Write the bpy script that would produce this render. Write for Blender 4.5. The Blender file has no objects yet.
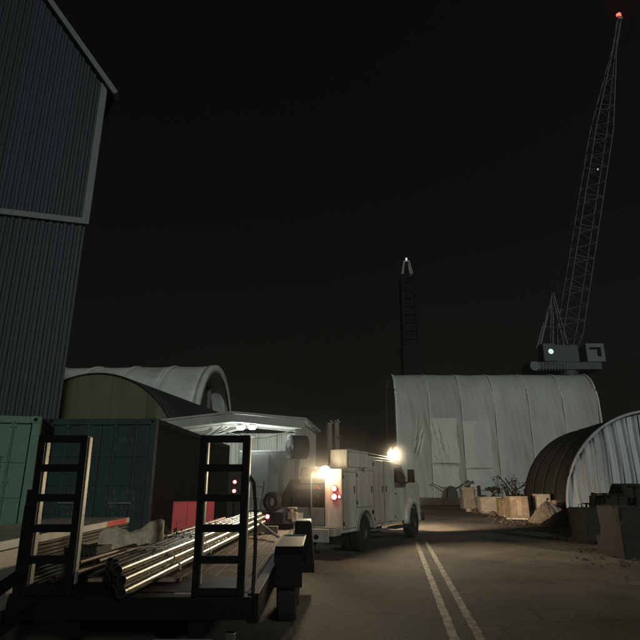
import bpy, math, random
from mathutils import Vector, Matrix
random.seed(11)
R = math.radians
sc = bpy.context.scene
col = sc.collection

# ------------------------------------------------------------------ camera
CAM_Z, PITCH, F = 1.7, R(17.0), 540 / 640
cam = bpy.data.cameras.new("camera")
camo = bpy.data.objects.new("camera", cam); col.objects.link(camo)
cam.sensor_fit = 'HORIZONTAL'; cam.sensor_width = 36; cam.lens = 36 * F
cam.clip_start = 0.05; cam.clip_end = 2000
camo.location = (0, 0, CAM_Z); camo.rotation_euler = (R(90) + PITCH, 0, 0)
sc.camera = camo

# ------------------------------------------------------------------ world: night sky with a faint skyglow at the horizon
w = bpy.data.worlds.new("World"); sc.world = w; w.use_nodes = True
nt = w.node_tree; nt.nodes.clear()
tc = nt.nodes.new("ShaderNodeTexCoord"); sx = nt.nodes.new("ShaderNodeSeparateXYZ")
ramp = nt.nodes.new("ShaderNodeValToRGB"); bg = nt.nodes.new("ShaderNodeBackground"); out = nt.nodes.new("ShaderNodeOutputWorld")
nt.links.new(tc.outputs['Generated'], sx.inputs[0]); nt.links.new(sx.outputs['Z'], ramp.inputs[0])
ramp.color_ramp.elements[0].position = 0.0; ramp.color_ramp.elements[0].color = (.0040, .0032, .0023, 1)
ramp.color_ramp.elements[1].position = 0.7; ramp.color_ramp.elements[1].color = (.0008, .0008, .0006, 1)
e = ramp.color_ramp.elements.new(0.3); e.color = (.0014, .0013, .0009, 1)
nt.links.new(ramp.outputs[0], bg.inputs[0]); bg.inputs[1].default_value = 1.0; nt.links.new(bg.outputs[0], out.inputs[0])

# ------------------------------------------------------------------ low, weak directional light over the yard
sl = bpy.data.lights.new("sun", 'SUN'); sl.energy = 0.78; sl.angle = R(2.5); sl.color = (.90, 1.0, .97)
so = bpy.data.objects.new("sun", sl); col.objects.link(so)
so.rotation_euler = Vector((.40, -.90, .27)).to_track_quat('Z', 'Y').to_euler()

sc.view_settings.view_transform = 'Standard'; sc.view_settings.look = 'None'
sc.view_settings.exposure = 0; sc.view_settings.gamma = 1
sc.render.engine = 'CYCLES'
cy = sc.cycles
cy.use_denoising = True; cy.max_bounces = 6; cy.volume_bounces = 0; cy.sample_clamp_indirect = 2.0
cy.use_light_tree = True

def lamp(kind, name, loc, energy, color, size=.1, aim=None, angle=60, blend=.5):
    l = bpy.data.lights.new(name, kind); l.energy = energy; l.color = color
    l.shadow_soft_size = size
    if kind == 'SPOT': l.spot_size = R(angle); l.spot_blend = blend
    o = bpy.data.objects.new(name, l); col.objects.link(o); o.location = loc
    if aim is not None: o.rotation_euler = (Vector(loc) - Vector(aim)).to_track_quat('Z', 'Y').to_euler()
    return o

def P(px, py, Y):
    """where the ray through a point of the 640 px photograph meets the depth Y"""
    u = (px - 320) / 540; v = (320 - py) / 540
    dy = math.cos(PITCH) - v * math.sin(PITCH); dz = math.sin(PITCH) + v * math.cos(PITCH)
    t = Y / dy
    return Vector((u * t, Y, CAM_Z + dz * t))
def PX(px, Y, py=485): return P(px, py, Y).x
def PZ(py, Y): return P(320, py, Y).z

# ------------------------------------------------------------------ materials
def mat(name, c, rough=.6, metal=0.0, var=.25, scale=3.0, bump=.15, bscale=30, dirt=None, dirt_amt=.4, streak=False, emit=None, estr=0, spec=None, trans=0, alpha=1, ovar=0, cracks=False):
    m = bpy.data.materials.new(name); m.use_nodes = True
    n = m.node_tree; b = n.nodes["Principled BSDF"]
    b.inputs['Metallic'].default_value = metal
    if spec is not None: b.inputs['Specular IOR Level'].default_value = spec
    if emit:
        b.inputs['Base Color'].default_value = (*emit, 1)
        b.inputs['Emission Color'].default_value = (*emit, 1); b.inputs['Emission Strength'].default_value = estr
        return m
    t = n.nodes.new("ShaderNodeTexCoord"); mp = n.nodes.new("ShaderNodeMapping")
    n.links.new(t.outputs['Object'], mp.inputs[0])
    if streak: mp.inputs['Scale'].default_value = (1, 1, .12)
    nz = n.nodes.new("ShaderNodeTexNoise"); nz.inputs['Scale'].default_value = scale; nz.inputs['Detail'].default_value = 8; nz.inputs['Roughness'].default_value = .65
    n.links.new(mp.outputs[0], nz.inputs['Vector'])
    cr = n.nodes.new("ShaderNodeValToRGB")
    cr.color_ramp.elements[0].position = .3; cr.color_ramp.elements[1].position = .7
    cr.color_ramp.elements[0].color = (*[x * (1 - var) for x in c], 1); cr.color_ramp.elements[1].color = (*[min(1, x * (1 + var)) for x in c], 1)
    n.links.new(nz.outputs[0], cr.inputs[0]); last = cr.outputs[0]
    if dirt:
        n2 = n.nodes.new("ShaderNodeTexNoise"); n2.inputs['Scale'].default_value = scale * .6; n2.inputs['Detail'].default_value = 10; n2.inputs['Roughness'].default_value = .75
        n.links.new(mp.outputs[0], n2.inputs['Vector'])
        r2 = n.nodes.new("ShaderNodeValToRGB"); r2.color_ramp.elements[0].position = .62 - dirt_amt * .35; r2.color_ramp.elements[1].position = .72
        n.links.new(n2.outputs[0], r2.inputs[0])
        mx = n.nodes.new("ShaderNodeMixRGB"); n.links.new(r2.outputs[0], mx.inputs[0]); n.links.new(last, mx.inputs[1]); mx.inputs[2].default_value = (*dirt, 1)
        last = mx.outputs[0]
    if cracks:
        vo = n.nodes.new("ShaderNodeTexVoronoi"); vo.feature = 'DISTANCE_TO_EDGE'; vo.inputs['Scale'].default_value = .33
        nd = n.nodes.new("ShaderNodeTexNoise"); nd.inputs['Scale'].default_value = 1.6; nd.inputs['Detail'].default_value = 6
        n.links.new(t.outputs['Object'], nd.inputs['Vector']); ad = n.nodes.new("ShaderNodeVectorMath"); ad.operation = 'MULTIPLY_ADD'
        n.links.new(nd.outputs['Color'], ad.inputs[0]); ad.inputs[1].default_value = (.9, .9, .9); n.links.new(t.outputs['Object'], ad.inputs[2]); n.links.new(ad.outputs[0], vo.inputs['Vector'])
        cr2 = n.nodes.new("ShaderNodeValToRGB"); cr2.color_ramp.elements[0].position = .0; cr2.color_ramp.elements[1].position = .012
        cr2.color_ramp.elements[0].color = (.35, .35, .35, 1); cr2.color_ramp.elements[1].color = (1, 1, 1, 1); n.links.new(vo.outputs['Distance'], cr2.inputs[0])
        big = n.nodes.new("ShaderNodeTexNoise"); big.inputs['Scale'].default_value = .22; big.inputs['Detail'].default_value = 5; n.links.new(t.outputs['Object'], big.inputs['Vector'])
        cb_ = n.nodes.new("ShaderNodeValToRGB"); cb_.color_ramp.elements[0].position = .36; cb_.color_ramp.elements[1].position = .60; cb_.color_ramp.elements[0].color = (.45, .45, .45, 1); cb_.color_ramp.elements[1].color = (1.25, 1.22, 1.18, 1); n.links.new(big.outputs[0], cb_.inputs[0])
        fine = n.nodes.new("ShaderNodeTexNoise"); fine.inputs['Scale'].default_value = 28; fine.inputs['Detail'].default_value = 4; n.links.new(t.outputs['Object'], fine.inputs['Vector'])
        cf = n.nodes.new("ShaderNodeValToRGB"); cf.color_ramp.elements[0].position = .35; cf.color_ramp.elements[1].position = .68; cf.color_ramp.elements[0].color = (.65, .65, .65, 1); cf.color_ramp.elements[1].color = (1.4, 1.38, 1.35, 1); n.links.new(fine.outputs[0], cf.inputs[0])
        for src in (cr2, cb_, cf):
            mm = n.nodes.new("ShaderNodeMixRGB"); mm.blend_type = 'MULTIPLY'; mm.inputs[0].default_value = 1; n.links.new(last, mm.inputs[1]); n.links.new(src.outputs[0], mm.inputs[2]); last = mm.outputs[0]
    if ovar:
        oi = n.nodes.new("ShaderNodeObjectInfo"); mo = n.nodes.new("ShaderNodeMapRange"); mo.inputs[3].default_value = 1 - ovar; mo.inputs[4].default_value = 1 + ovar
        n.links.new(oi.outputs['Random'], mo.inputs[0]); mm = n.nodes.new("ShaderNodeMixRGB"); mm.blend_type = 'MULTIPLY'; mm.inputs[0].default_value = 1
        n.links.new(last, mm.inputs[1]); n.links.new(mo.outputs[0], mm.inputs[2]); last = mm.outputs[0]
    n.links.new(last, b.inputs['Base Color'])
    mr = n.nodes.new("ShaderNodeMapRange"); mr.inputs[3].default_value = max(.03, rough - .12); mr.inputs[4].default_value = min(1, rough + .12)
    n.links.new(nz.outputs[0], mr.inputs[0]); n.links.new(mr.outputs[0], b.inputs['Roughness'])
    if bump:
        n3 = n.nodes.new("ShaderNodeTexNoise"); n3.inputs['Scale'].default_value = bscale; n3.inputs['Detail'].default_value = 6
        n.links.new(t.outputs['Object'], n3.inputs['Vector'])
        bp = n.nodes.new("ShaderNodeBump"); bp.inputs['Strength'].default_value = bump; bp.inputs['Distance'].default_value = .02
        n.links.new(n3.outputs[0], bp.inputs['Height']); n.links.new(bp.outputs[0], b.inputs['Normal'])
    if trans: b.inputs['Transmission Weight'].default_value = trans
    return m

M = dict(
 asphalt=mat("asphalt", (.125, .112, .094), .85, cracks=True, var=.42, scale=.9, bump=.9, bscale=75, dirt=(.165, .145, .112), dirt_amt=.45),
 dirt=mat("packed_dirt", (.11, .09, .068), .9, cracks=True, var=.35, scale=1.1, bump=.8, bscale=22, dirt=(.05, .042, .034), dirt_amt=.4),
 yellow=mat("yellow_paint", (.36, .32, .23), .7, var=.25, scale=11, bump=.3, bscale=60, dirt=(.14, .122, .095), dirt_amt=1.12),
 whiteline=mat("white_line_paint", (.5, .47, .4), .7, dirt=(.11, .09, .07), dirt_amt=.8, scale=3),
 navy=mat("navy_cladding", (.021, .038, .044), .55, ovar=.14, var=.2, scale=.6, bump=.1, streak=True, dirt=(.024, .037, .042), dirt_amt=.4),
 trim=mat("grey_trim", (.19, .205, .2), .5, var=.15),
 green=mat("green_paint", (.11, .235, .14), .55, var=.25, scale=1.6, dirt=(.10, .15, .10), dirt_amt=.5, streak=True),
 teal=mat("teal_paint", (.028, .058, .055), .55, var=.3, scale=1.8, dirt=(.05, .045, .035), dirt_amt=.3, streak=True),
 tealshade=mat("shaded_teal", (.008, .012, .012), .7, var=.4, scale=1.5, spec=.12, dirt=(.014, .011, .009), dirt_amt=.35, streak=True),  # darkened teal, the shade on the container sides is put into the colour
 stencil=mat("faded_stencil", (.10, .135, .105), .8, var=.5, scale=14, dirt=(.03, .055, .05), dirt_amt=1.0),
 steel=mat("galvanised_rod", (.3, .33, .31), .4, .6),
 fabric=mat("grey_fabric", (.53, .55, .49), .62, ovar=.07, var=.14, scale=.35, bump=.35, bscale=2.2, dirt=(.42, .43, .37), dirt_amt=.35, streak=True),
 fabric2=mat("pale_fabric", (.80, .83, .76), .6, var=.08, scale=.5, bump=.3, bscale=2, dirt=(.6, .62, .55), dirt_amt=.3),
 fabric3=mat("taut_fabric", (.69, .72, .65), .6, var=.1, scale=.6, bump=.3, bscale=2, dirt=(.56, .58, .52), dirt_amt=.5, streak=True),
 arch_white=mat("white_arch_sheet", (.80, .81, .74), .5, var=.18, scale=.5, bump=.1, dirt=(.5, .49, .43), dirt_amt=.4),
 tan=mat("olive_tan_panel", (.19, .185, .10), .7, var=.25, scale=.8, dirt=(.11, .115, .065), dirt_amt=.5, streak=True),
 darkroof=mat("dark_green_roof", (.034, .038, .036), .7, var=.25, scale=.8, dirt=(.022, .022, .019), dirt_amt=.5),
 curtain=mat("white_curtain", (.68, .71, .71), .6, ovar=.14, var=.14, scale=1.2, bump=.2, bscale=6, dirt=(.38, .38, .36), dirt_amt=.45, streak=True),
 truckseal=mat("door_seal", (.03, .028, .024), .8),
 canopy=mat("off_white_metal", (.50, .50, .45), .5, var=.15, scale=1.2, dirt=(.28, .26, .21), dirt_amt=.4, streak=True),
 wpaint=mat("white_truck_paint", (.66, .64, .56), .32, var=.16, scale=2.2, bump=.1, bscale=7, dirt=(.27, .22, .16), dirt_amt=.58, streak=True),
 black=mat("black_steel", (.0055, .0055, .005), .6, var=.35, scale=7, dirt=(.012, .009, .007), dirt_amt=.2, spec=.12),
 rubber=mat("rubber", (.010, .0095, .009), .85, var=.3, scale=8, bump=.4),
 rim=mat("wheel_steel", (.05, .046, .04), .5, .3, dirt=(.05, .035, .025), dirt_amt=.5),
 glass=mat("dark_glass", (.01, .011, .012), .08, var=.1, bump=0),
 pipe=mat("bright_pipe", (.60, .58, .50), .27, 1.0, ovar=.25, var=.15, scale=3, bump=.05, dirt=(.34, .30, .2), dirt_amt=.35),
 oldpipe=mat("rusty_pipe", (.14, .10, .07), .5, .6, var=.4, scale=5, dirt=(.09, .045, .025), dirt_amt=.6),
 strap=mat("webbing_strap", (.55, .5, .36), .8),
 wood=mat("deck_wood", (.26, .185, .125), .75, ovar=.25, var=.4, scale=5, bump=.7, bscale=35, dirt=(.07, .05, .035), dirt_amt=.5),
 crate=mat("pine_boards", (.32, .245, .165), .7, ovar=.3, var=.25, scale=4, bump=.4, dirt=(.17, .1, .055), dirt_amt=.4),
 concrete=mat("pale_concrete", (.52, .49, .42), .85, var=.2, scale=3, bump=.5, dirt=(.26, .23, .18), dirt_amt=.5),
 darkconcrete=mat("dark_concrete", (.036, .032, .028), .9, var=.3, scale=2.5, bump=.6, dirt=(.03, .025, .019), dirt_amt=.55),  # concrete in an even, very dark tone
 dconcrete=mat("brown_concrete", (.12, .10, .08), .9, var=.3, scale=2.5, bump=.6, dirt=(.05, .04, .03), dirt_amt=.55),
 rust=mat("rusted_iron", (.026, .019, .015), .8, var=.5, scale=5, bump=.5, dirt=(.02, .015, .012), dirt_amt=.5),
 darkgrey=mat("dark_grey_paint", (.040, .036, .030), .6, var=.3, scale=3, dirt=(.03, .025, .02), dirt_amt=.5),
 grey=mat("plain_grey_panel", (.17, .175, .16), .6, var=.12, scale=1.5, dirt=(.11, .105, .09), dirt_amt=.3),
 crane=mat("crane_steel", (.06, .072, .072), .6, var=.3, scale=.8),
 crane_l=mat("crane_light_steel", (.15, .165, .16), .6, var=.3, scale=.8),
 red=mat("red_plastic", (.80, .08, .07), .5, var=.18, scale=2, dirt=(.3, .05, .045), dirt_amt=.4),
 redtape=mat("red_tape", (.75, .10, .07), .45, var=.1),
 whitetape=mat("white_tape", (.78, .76, .68), .4, var=.1, dirt=(.5, .45, .36), dirt_amt=.4),
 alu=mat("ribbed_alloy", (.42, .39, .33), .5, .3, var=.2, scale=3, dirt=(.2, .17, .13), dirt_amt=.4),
 sack=mat("tan_sacking", (.66, .56, .38), .85, var=.2, scale=5, bump=.8, bscale=12, dirt=(.3, .24, .15), dirt_amt=.4),
 tarp=mat("grey_brown_tarp", (.26, .22, .17), .8, var=.25, scale=2, bump=.6, bscale=8, dirt=(.13, .1, .07), dirt_amt=.4),
 leaf=mat("dull_leaf", (.09, .11, .035), .6, var=.35, scale=6),
 darkleaf=mat("dark_leaf", (.018, .022, .012), .7, var=.35, scale=6),
 lampw=mat("white_lamp_glow", (1, 1, 1), emit=(.88, 1, .95), estr=60),
 lampwarm=mat("warm_lamp_glow", (1, 1, 1), emit=(1, .80, .46), estr=45),
 lamphead=mat("headlamp_glow", (1, 1, 1), emit=(1, .84, .6), estr=12),
 lampred=mat("red_lamp_glow", (1, 0, 0), emit=(1, .10, .10), estr=11),
 lampred2=mat("beacon_glow", (1, 0, 0), emit=(1, .035, .02), estr=11),
 lampcool=mat("cool_cab_glow", (1, 1, 1), emit=(.8, .95, 1), estr=.75),
 chrome=mat("bright_metal", (.8, .78, .72), .2, 1.0, var=.05, bump=0),
)

yr = [x_ for x_ in M['yellow'].node_tree.nodes if x_.type == 'VALTORGB'][1].color_ramp
yr.elements[0].position = .47; yr.elements[1].position = .53

# ------------------------------------------------------------------ mesh helpers
class MB:
    def __init__(s): s.v = []; s.f = []; s.sm = []
    def add(s, vs, fs, smooth=False):
        n = len(s.v); s.v += [tuple(v) for v in vs]; s.f += [tuple(i + n for i in f) for f in fs]; s.sm += [smooth] * len(fs)
        return s
    def box(s, a, b, rz=0, c=None):
        (x0, y0, z0), (x1, y1, z1) = a, b
        vs = [Vector(p) for p in ((x0,y0,z0),(x1,y0,z0),(x1,y1,z0),(x0,y1,z0),(x0,y0,z1),(x1,y0,z1),(x1,y1,z1),(x0,y1,z1))]
        if rz:
            c = Vector(c) if c else sum(vs, Vector()) / 8
            m = Matrix.Rotation(rz, 3, 'Z'); vs = [c + m @ (v - c) for v in vs]
        return s.add(vs, [(0,3,2,1),(4,5,6,7),(0,1,5,4),(1,2,6,5),(2,3,7,6),(3,0,4,7)])
    def bar(s, p, q, wd, ht=None, up=(0, 0, 1)):
        """a straight square bar from p to q"""
        p, q = Vector(p), Vector(q); ht = ht or wd; d = (q - p).normalized(); up = Vector(up)
        if abs(d.dot(up)) > .98: up = Vector((1, 0, 0))
        x = d.cross(up).normalized(); y = x.cross(d).normalized()
        vs = [e + x * a * wd / 2 + y * b * ht / 2 for e in (p, q) for a, b in ((-1,-1),(1,-1),(1,1),(-1,1))]
        return s.add(vs, [(0,1,2,3),(7,6,5,4),(0,4,5,1),(1,5,6,2),(2,6,7,3),(3,7,4,0)])
    def tube(s, pts, r, n=10, cap=True, r2=None):
        pts = [Vector(p) for p in pts]; vs = []; fs = []
        for i, p in enumerate(pts):
            d = (pts[min(i + 1, len(pts) - 1)] - pts[max(i - 1, 0)]).normalized()
            up = Vector((0, 0, 1)) if abs(d.z) < .95 else Vector((0, 1, 0))
            x = d.cross(up).normalized(); y = x.cross(d).normalized()
            rr = r if r2 is None else r + (r2 - r) * i / (len(pts) - 1)
            vs += [p + (x * math.cos(2 * math.pi * k / n) + y * math.sin(2 * math.pi * k / n)) * rr for k in range(n)]
        for i in range(len(pts) - 1):
            for k in range(n):
                a = i * n + k; b = i * n + (k + 1) % n
                fs.append((a, b, b + n, a + n))
        s.add(vs, fs, True)
        if cap:
            m = len(pts) - 1
            s.add(vs[:n], [tuple(range(n - 1, -1, -1))]); s.add(vs[m * n:], [tuple(range(n))])
        return s
    def ring(s, p, q, r0, r1, n=24):
        """a hollow cylinder (thick wall) from p to q"""
        p, q = Vector(p), Vector(q); d = (q - p).normalized(); up = Vector((0, 0, 1)) if abs(d.z) < .95 else Vector((0, 1, 0))
        x = d.cross(up).normalized(); y = x.cross(d).normalized(); vs = []
        for e, r in ((p, r1), (q, r1), (q, r0), (p, r0)):
            vs += [e + (x * math.cos(2 * math.pi * k / n) + y * math.sin(2 * math.pi * k / n)) * r for k in range(n)]
        fs = []
        for j in range(4):
            for k in range(n):
                a = j * n + k; b = j * n + (k + 1) % n; c = ((j + 1) % 4) * n
                fs.append((a, b, c + (k + 1) % n, c + k))
        return s.add(vs, fs, True)
    def prism(s, prof, d):
        """closed outline (list of points) pushed along d"""
        prof = [Vector(p) for p in prof]; d = Vector(d); n = len(prof)
        vs = prof + [p + d for p in prof]
        return s.add(vs, [tuple(range(n - 1, -1, -1)), tuple(range(n, 2 * n))] + [(i, (i + 1) % n, n + (i + 1) % n, n + i) for i in range(n)])
    def sheet(s, rows, smooth=True):
        m = len(rows[0]); vs = [p for r in rows for p in r]
        return s.add(vs, [(i * m + j, i * m + j + 1, (i + 1) * m + j + 1, (i + 1) * m + j) for i in range(len(rows) - 1) for j in range(m - 1)], smooth)
    def corr(s, p, u, up, n, L, H, pitch, depth, ph=0):
        """corrugated sheet from corner p, running along u for L, H high, ribs pushed along n, closed behind"""
        p, u, up, n = Vector(p), Vector(u).normalized(), Vector(up).normalized(), Vector(n).normalized()
        pr = []; t = 0; k = max(1, round(L / pitch)); pt = L / k
        for i in range(k):
            for f, dd in ((0, 0), (.28, 0), (.5, 1), (.78, 1)): pr.append(((i + f) * pt, dd * depth))
        pr.append((L, 0))
        s.sheet([[p + u * a + n * b + up * h for a, b in pr] for h in (0, H)], False)
        back = -.02
        return s.prism([p + n * back, p + u * L + n * back, p + u * L - n * .003, p - n * .003], up * H)
    def build(s, name, m, parent=None, bevel=0, solid=0):
        me = bpy.data.meshes.new(name); me.from_pydata(s.v, [], s.f); me.materials.append(M[m] if isinstance(m, str) else m)
        me.polygons.foreach_set("use_smooth", s.sm); me.update()
        o = bpy.data.objects.new(name, me); col.objects.link(o)
        if parent: o.parent = parent
        if solid:
            d = o.modifiers.new("solid", 'SOLIDIFY'); d.thickness = solid; d.offset = -1
        if bevel:
            d = o.modifiers.new("bevel", 'BEVEL'); d.width = bevel; d.segments = 2; d.limit_method = 'ANGLE'; d.angle_limit = R(40)
        return o
def tag(o, label, cat, group=None, kind=None):
    if label: o['label'] = label
    if cat: o['category'] = cat
    if group: o['group'] = group
    if kind: o['kind'] = kind
    return o
def thing(name, label, cat, loc=(0, 0, 0), rz=0, group=None):
    o = bpy.data.objects.new(name, None); col.objects.link(o); o.location = loc; o.rotation_euler = (0, 0, rz)
    o.empty_display_size = .2
    return tag(o, label, cat, group)
def struct(name, mb, m): return tag(mb.build(name, m), None, None, kind='structure')
def kids(o): return [c for c in bpy.data.objects if c.parent == o]
def copy_tree(o, parent=None):
    c = o.copy(); col.objects.link(c); c.parent = parent
    for ch in kids(o): copy_tree(ch, c)
    return c
def share(o, name, loc=(0, 0, 0), parent=None, rot=None):
    c = o.copy(); c.name = name; col.objects.link(c); c.location = loc
    if parent: c.parent = parent
    if rot: c.rotation_euler = rot
    return c

# ================================================================== SETTING
gm = MB(); g = 380
gm.sheet([[(-g, -g, 0), (g, -g, 0)], [(-g, g, 0), (g, g, 0)]]); struct('ground', gm, 'dirt')
RH = R(7.5); rd = Vector((math.sin(RH), math.cos(RH), 0)); rn = Vector((rd.y, -rd.x, 0))
def road_pt(s, t, z): return Vector((.62, 0, 0)) + rd * s + rn * t + Vector((0, 0, z))
rm = MB(); N = 60
left = [road_pt(-10 + i * 1.05, -4.6 + .12 * math.sin(i * 1.7), .006) for i in range(N)]
right = [road_pt(-10 + i * 1.05, 6.9 + .22 * math.sin(i * .9) + .12 * math.sin(i * 2.3), .006) for i in range(N)]
rm.sheet([left, right][::-1], False); struct('road', rm, 'asphalt')
# double yellow line, worn away towards the truck
for k, off in enumerate((0, .30)):
    ym = MB(); a = []; b = []
    for i in range(100):
        s_ = 2 + i * .165
        jl = .006 * math.sin(i * 2.1 + k) + random.uniform(-.004, .004)
        a.append(road_pt(s_, off - .055 + jl, .011)); b.append(road_pt(s_, off + .055 + jl, .011))
    ym.sheet([b, a], False); struct('centre_line', ym, 'yellow')
sm = MB(); sm.sheet([[(PX(440, 44), 43.6, .011), (PX(463, 44), 43.2, .011)], [(PX(438, 44), 44.5, .011), (PX(462, 44), 44.1, .011)]]); struct('stop_line', sm, 'whiteline')
# loose stones and grit along the junk row
gr = MB()
for i in range(3200):
    t = random.random(); Y = 12 + t * 26; xb = 7.4 + (Y - 13) * .14
    x = xb + random.gauss(.35, .75); r_ = .010 + random.expovariate(1 / .018)
    c = Vector((x, Y, r_ * .35)); pts = [c + Vector((random.uniform(-1, 1), random.uniform(-1, 1), random.uniform(-.4, .8))).normalized() * r_ for _ in range(6)]
    pts = [c + Vector((r_, 0, 0)), c + Vector((0, r_ * .8, 0)), c - Vector((r_ * .9, 0, 0)), c - Vector((0, r_, 0)), c + Vector((0, 0, r_ * .7)), c - Vector((0, 0, r_ * .5))]
    gr.add(pts, [(0,1,4),(1,2,4),(2,3,4),(3,0,4),(1,0,5),(2,1,5),(3,2,5),(0,3,5)])
tag(gr.build('gravel', 'dconcrete'), 'loose gravel and grit scattered along the edge of the road', 'gravel', kind='stuff')

# ================================================================== NAVY BUILDING, left
WH = R(16)                                       # the gable wall runs away to the right
bl = thing('clad_building', 'tall navy corrugated gable building with pale trim at the left edge', 'building', (PX(105, 20, 85), 20, 0), -WH * -1)
bl.rotation_euler = (0, 0, R(16) * 1)            # local -x runs back to the left
# local frame: origin at the right corner, -x to the left along the gable wall, +y behind
ct, zt = 18.8, 12.0; slope = 1.32
def ztop(x): return min(34, ct + (-x) * slope)
x = 0; k = 0
while x > -16.5:
    wpan = 1.1
    for z0, z1f, yoff in ((0, None, 0.0), (zt, 1, -.06)):
        m_ = MB(); n = 4
        pr = []
        for i in range(n):
            for f, dd in ((0, 0), (.3, 0), (.45, 1), (.85, 1)):
                pr.append((x - (i + f) * wpan / n, yoff - dd * .05))
        pr.append((x - wpan + .008, yoff))
        bot = [Vector((a, b, z0 if z1f is None else zt)) for a, b in pr]
        top = [Vector((a, b, zt if z1f is None else ztop(a))) for a, b in pr]
        m_.sheet([top, bot], False)
        m_.build('cladding_panel', 'navy', bl, solid=.02)
    x -= wpan
core = MB(); core.prism([(-.02, .03, 0), (-.02, .03, ct - .05), (-9, .03, ct + 9 * slope), (-16.4, .03, ct + 9 * slope), (-16.4, .03, 0)], (-2.6, 7, 0)); core.build('wall', 'navy', bl)
tm = MB(); tm.box((-.12, -.16, zt), (.14, .02, ct + .1)); tm.build('corner_trim', 'trim', bl)
tm = MB(); tm.box((-16.5, -.17, zt - .14), (.14, -.02, zt + .10)); tm.build('band_trim', 'trim', bl)
tm = MB(); tm.bar((.55, -.16, ct - .62), (-9.5, -.16, ct + 9.5 * slope + .12), .5, .22); tm.build('rake_trim', 'trim', bl)
tm = MB(); tm.prism([(.56, -.1, ct - .62), (-9.5, -.1, ct + 9.5 * slope + .1), (-9.5, -.1, ct + 9.5 * slope + .3), (.56, -.1, ct - .45)], (-2.7, 7.2, 0)); tm.build('roof', 'darkgrey', bl)

# ================================================================== arch helper
def arch_pts(r, knee, n=28, sq=1.0):
    """section across x: from the left foot over the crown to the right foot"""
    out = [(-r, 0)] + [(-r * math.cos(math.pi * i / n), knee + r * sq * math.sin(math.pi * i / n)) for i in range(n + 1)] + [(r, 0)]
    return out
# ---- white ribbed tunnel shelter far left (axis runs left-right)
Y0 = 50.0; rr = 7.2; knee = PZ(366, Y0 + 2) - rr
ws = thing('arch_shelter', 'large white ribbed tunnel shelter with an open end, behind the olive arch', 'shelter', (PX(209, Y0, 366), Y0 + 3, 0), R(-3))
ap = arch_pts(rr, knee)
xs = [0, -3.6, -7.4, -11.2, -15.0, -18.8]
for i in range(5):
    m_ = MB(); rows = []
    for j in range(7):
        f = j / 6; xx = xs[i] + (xs[i + 1] - xs[i]) * f; sag = -.09 * math.sin(math.pi * f)
        rows.append([Vector((xx, -a * (1 + sag / rr), b + sag * (.9 if b > knee else 0))) for a, b in ap])
    m_.sheet(rows); m_.build('roof_panel', 'arch_white', ws, solid=.05)
    m_ = MB(); m_.tube([Vector((xs[i], -a, b)) for a, b in ap], .15, 6); m_.build('rib', 'arch_white', ws)
m_ = MB(); rows = [[Vector((.5 * f, -a * (1 + .02), b + .12)) for a, b in ap] for f in (0, 1)] + [[Vector((.5, -a * .93, b * .95)) for a, b in ap]]
m_.sheet(rows); m_.build('end_rim', 'arch_white', ws, solid=.04)
m_ = MB(); m_.prism([Vector((-1.4, -a * .95, b * .96)) for a, b in ap], (-.06, 0, 0)); m_.build('end_wall', 'darkgrey', ws)
m_ = MB(); m_.bar((-1.25, -4.4, 0), (-1.25, -4.4, knee + 5.3), .3); m_.bar((-1.25, 3.2, 0), (-1.25, 3.2, knee + 6), .3); m_.build('end_post', 'grey', ws)

# ---- olive arch building (axis runs away at about 10 degrees)
Y0 = 30.0; zt_ = PZ(373, Y0); rr = 5.4; knee = zt_ - rr
ob = thing('arch_building', 'olive tan arched storage building with a long dark roof, behind the teal container', 'building', (PX(97, Y0, 373), Y0, 0), R(-9.4))
ap = arch_pts(rr, knee, 32)
import bisect
def arch_h(x, r, knee): return knee + math.sqrt(max(0, r * r - x * x))
for i in range(5):
    a0 = -rr + i * 2 * rr / 5; a1 = a0 + 2 * rr / 5 - .03
    pr = [Vector((a0, 0, 0))] + [Vector((a0 + (a1 - a0) * t / 8, 0, arch_h(a0 + (a1 - a0) * t / 8, rr - .02, knee))) for t in range(9)] + [Vector((a1, 0, 0))]
    m_ = MB(); m_.prism(pr, (0, .12, 0)); m_.build('end_panel', 'tan', ob)
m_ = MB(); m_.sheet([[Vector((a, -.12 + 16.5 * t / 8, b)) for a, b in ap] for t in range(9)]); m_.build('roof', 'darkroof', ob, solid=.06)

# ================================================================== CANOPY (open fronted metal building)
cp = thing('open_canopy', 'open fronted off white metal canopy with lit ceiling lights, beyond the teal container', 'building', (PX(303, 25, 420), 25, 0), R(-6))
# local: origin = front right corner on the ground, -x to the left, +y behind
CW, CD, CH, CP = 6.45, 5.4, 4.5, 4.84
def gab(x, z=0): return CH + (CP - CH) * (1 - abs(x + CW / 2) / (CW / 2)) + z
m_ = MB(); m_.prism([(0.12, -.35, CH - .34), (0.12, -.35, CH), (-CW / 2, -.35, CP), (-CW - .35, -.35, CH - .02), (-CW - .35, -.35, CH - .34), (-CW / 2, -.35, CP - .36)], (0, .2, 0)); m_.build('fascia', 'canopy', cp, bevel=.02)
m_ = MB(); m_.prism([(0.22, -.42, CH + .01), (0.22, -.42, CH + .1), (-CW / 2, -.42, CP + .11), (-CW - .45, -.42, CH + .09), (-CW - .45, -.42, CH), (-CW / 2, -.42, CP + .02)], (0, CD + .8, 0)); m_.build('roof', 'canopy', cp)
m_ = MB(); m_.corr((-.05, 0, 0), (0, 1, 0), (0, 0, 1), (1, 0, 0), CD, CH - .02, .3, .03); m_.build('side_wall', 'canopy', cp)
m_ = MB(); m_.box((-.34, -.12, 0), (-.06, .12, CH - .35)); m_.build('corner_post', 'canopy', cp, bevel=.01)
m_ = MB(); m_.box((-CW, -.12, 0), (-CW + .25, .12, CH - .35)); m_.build('corner_post', 'canopy', cp, bevel=.01)
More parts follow.
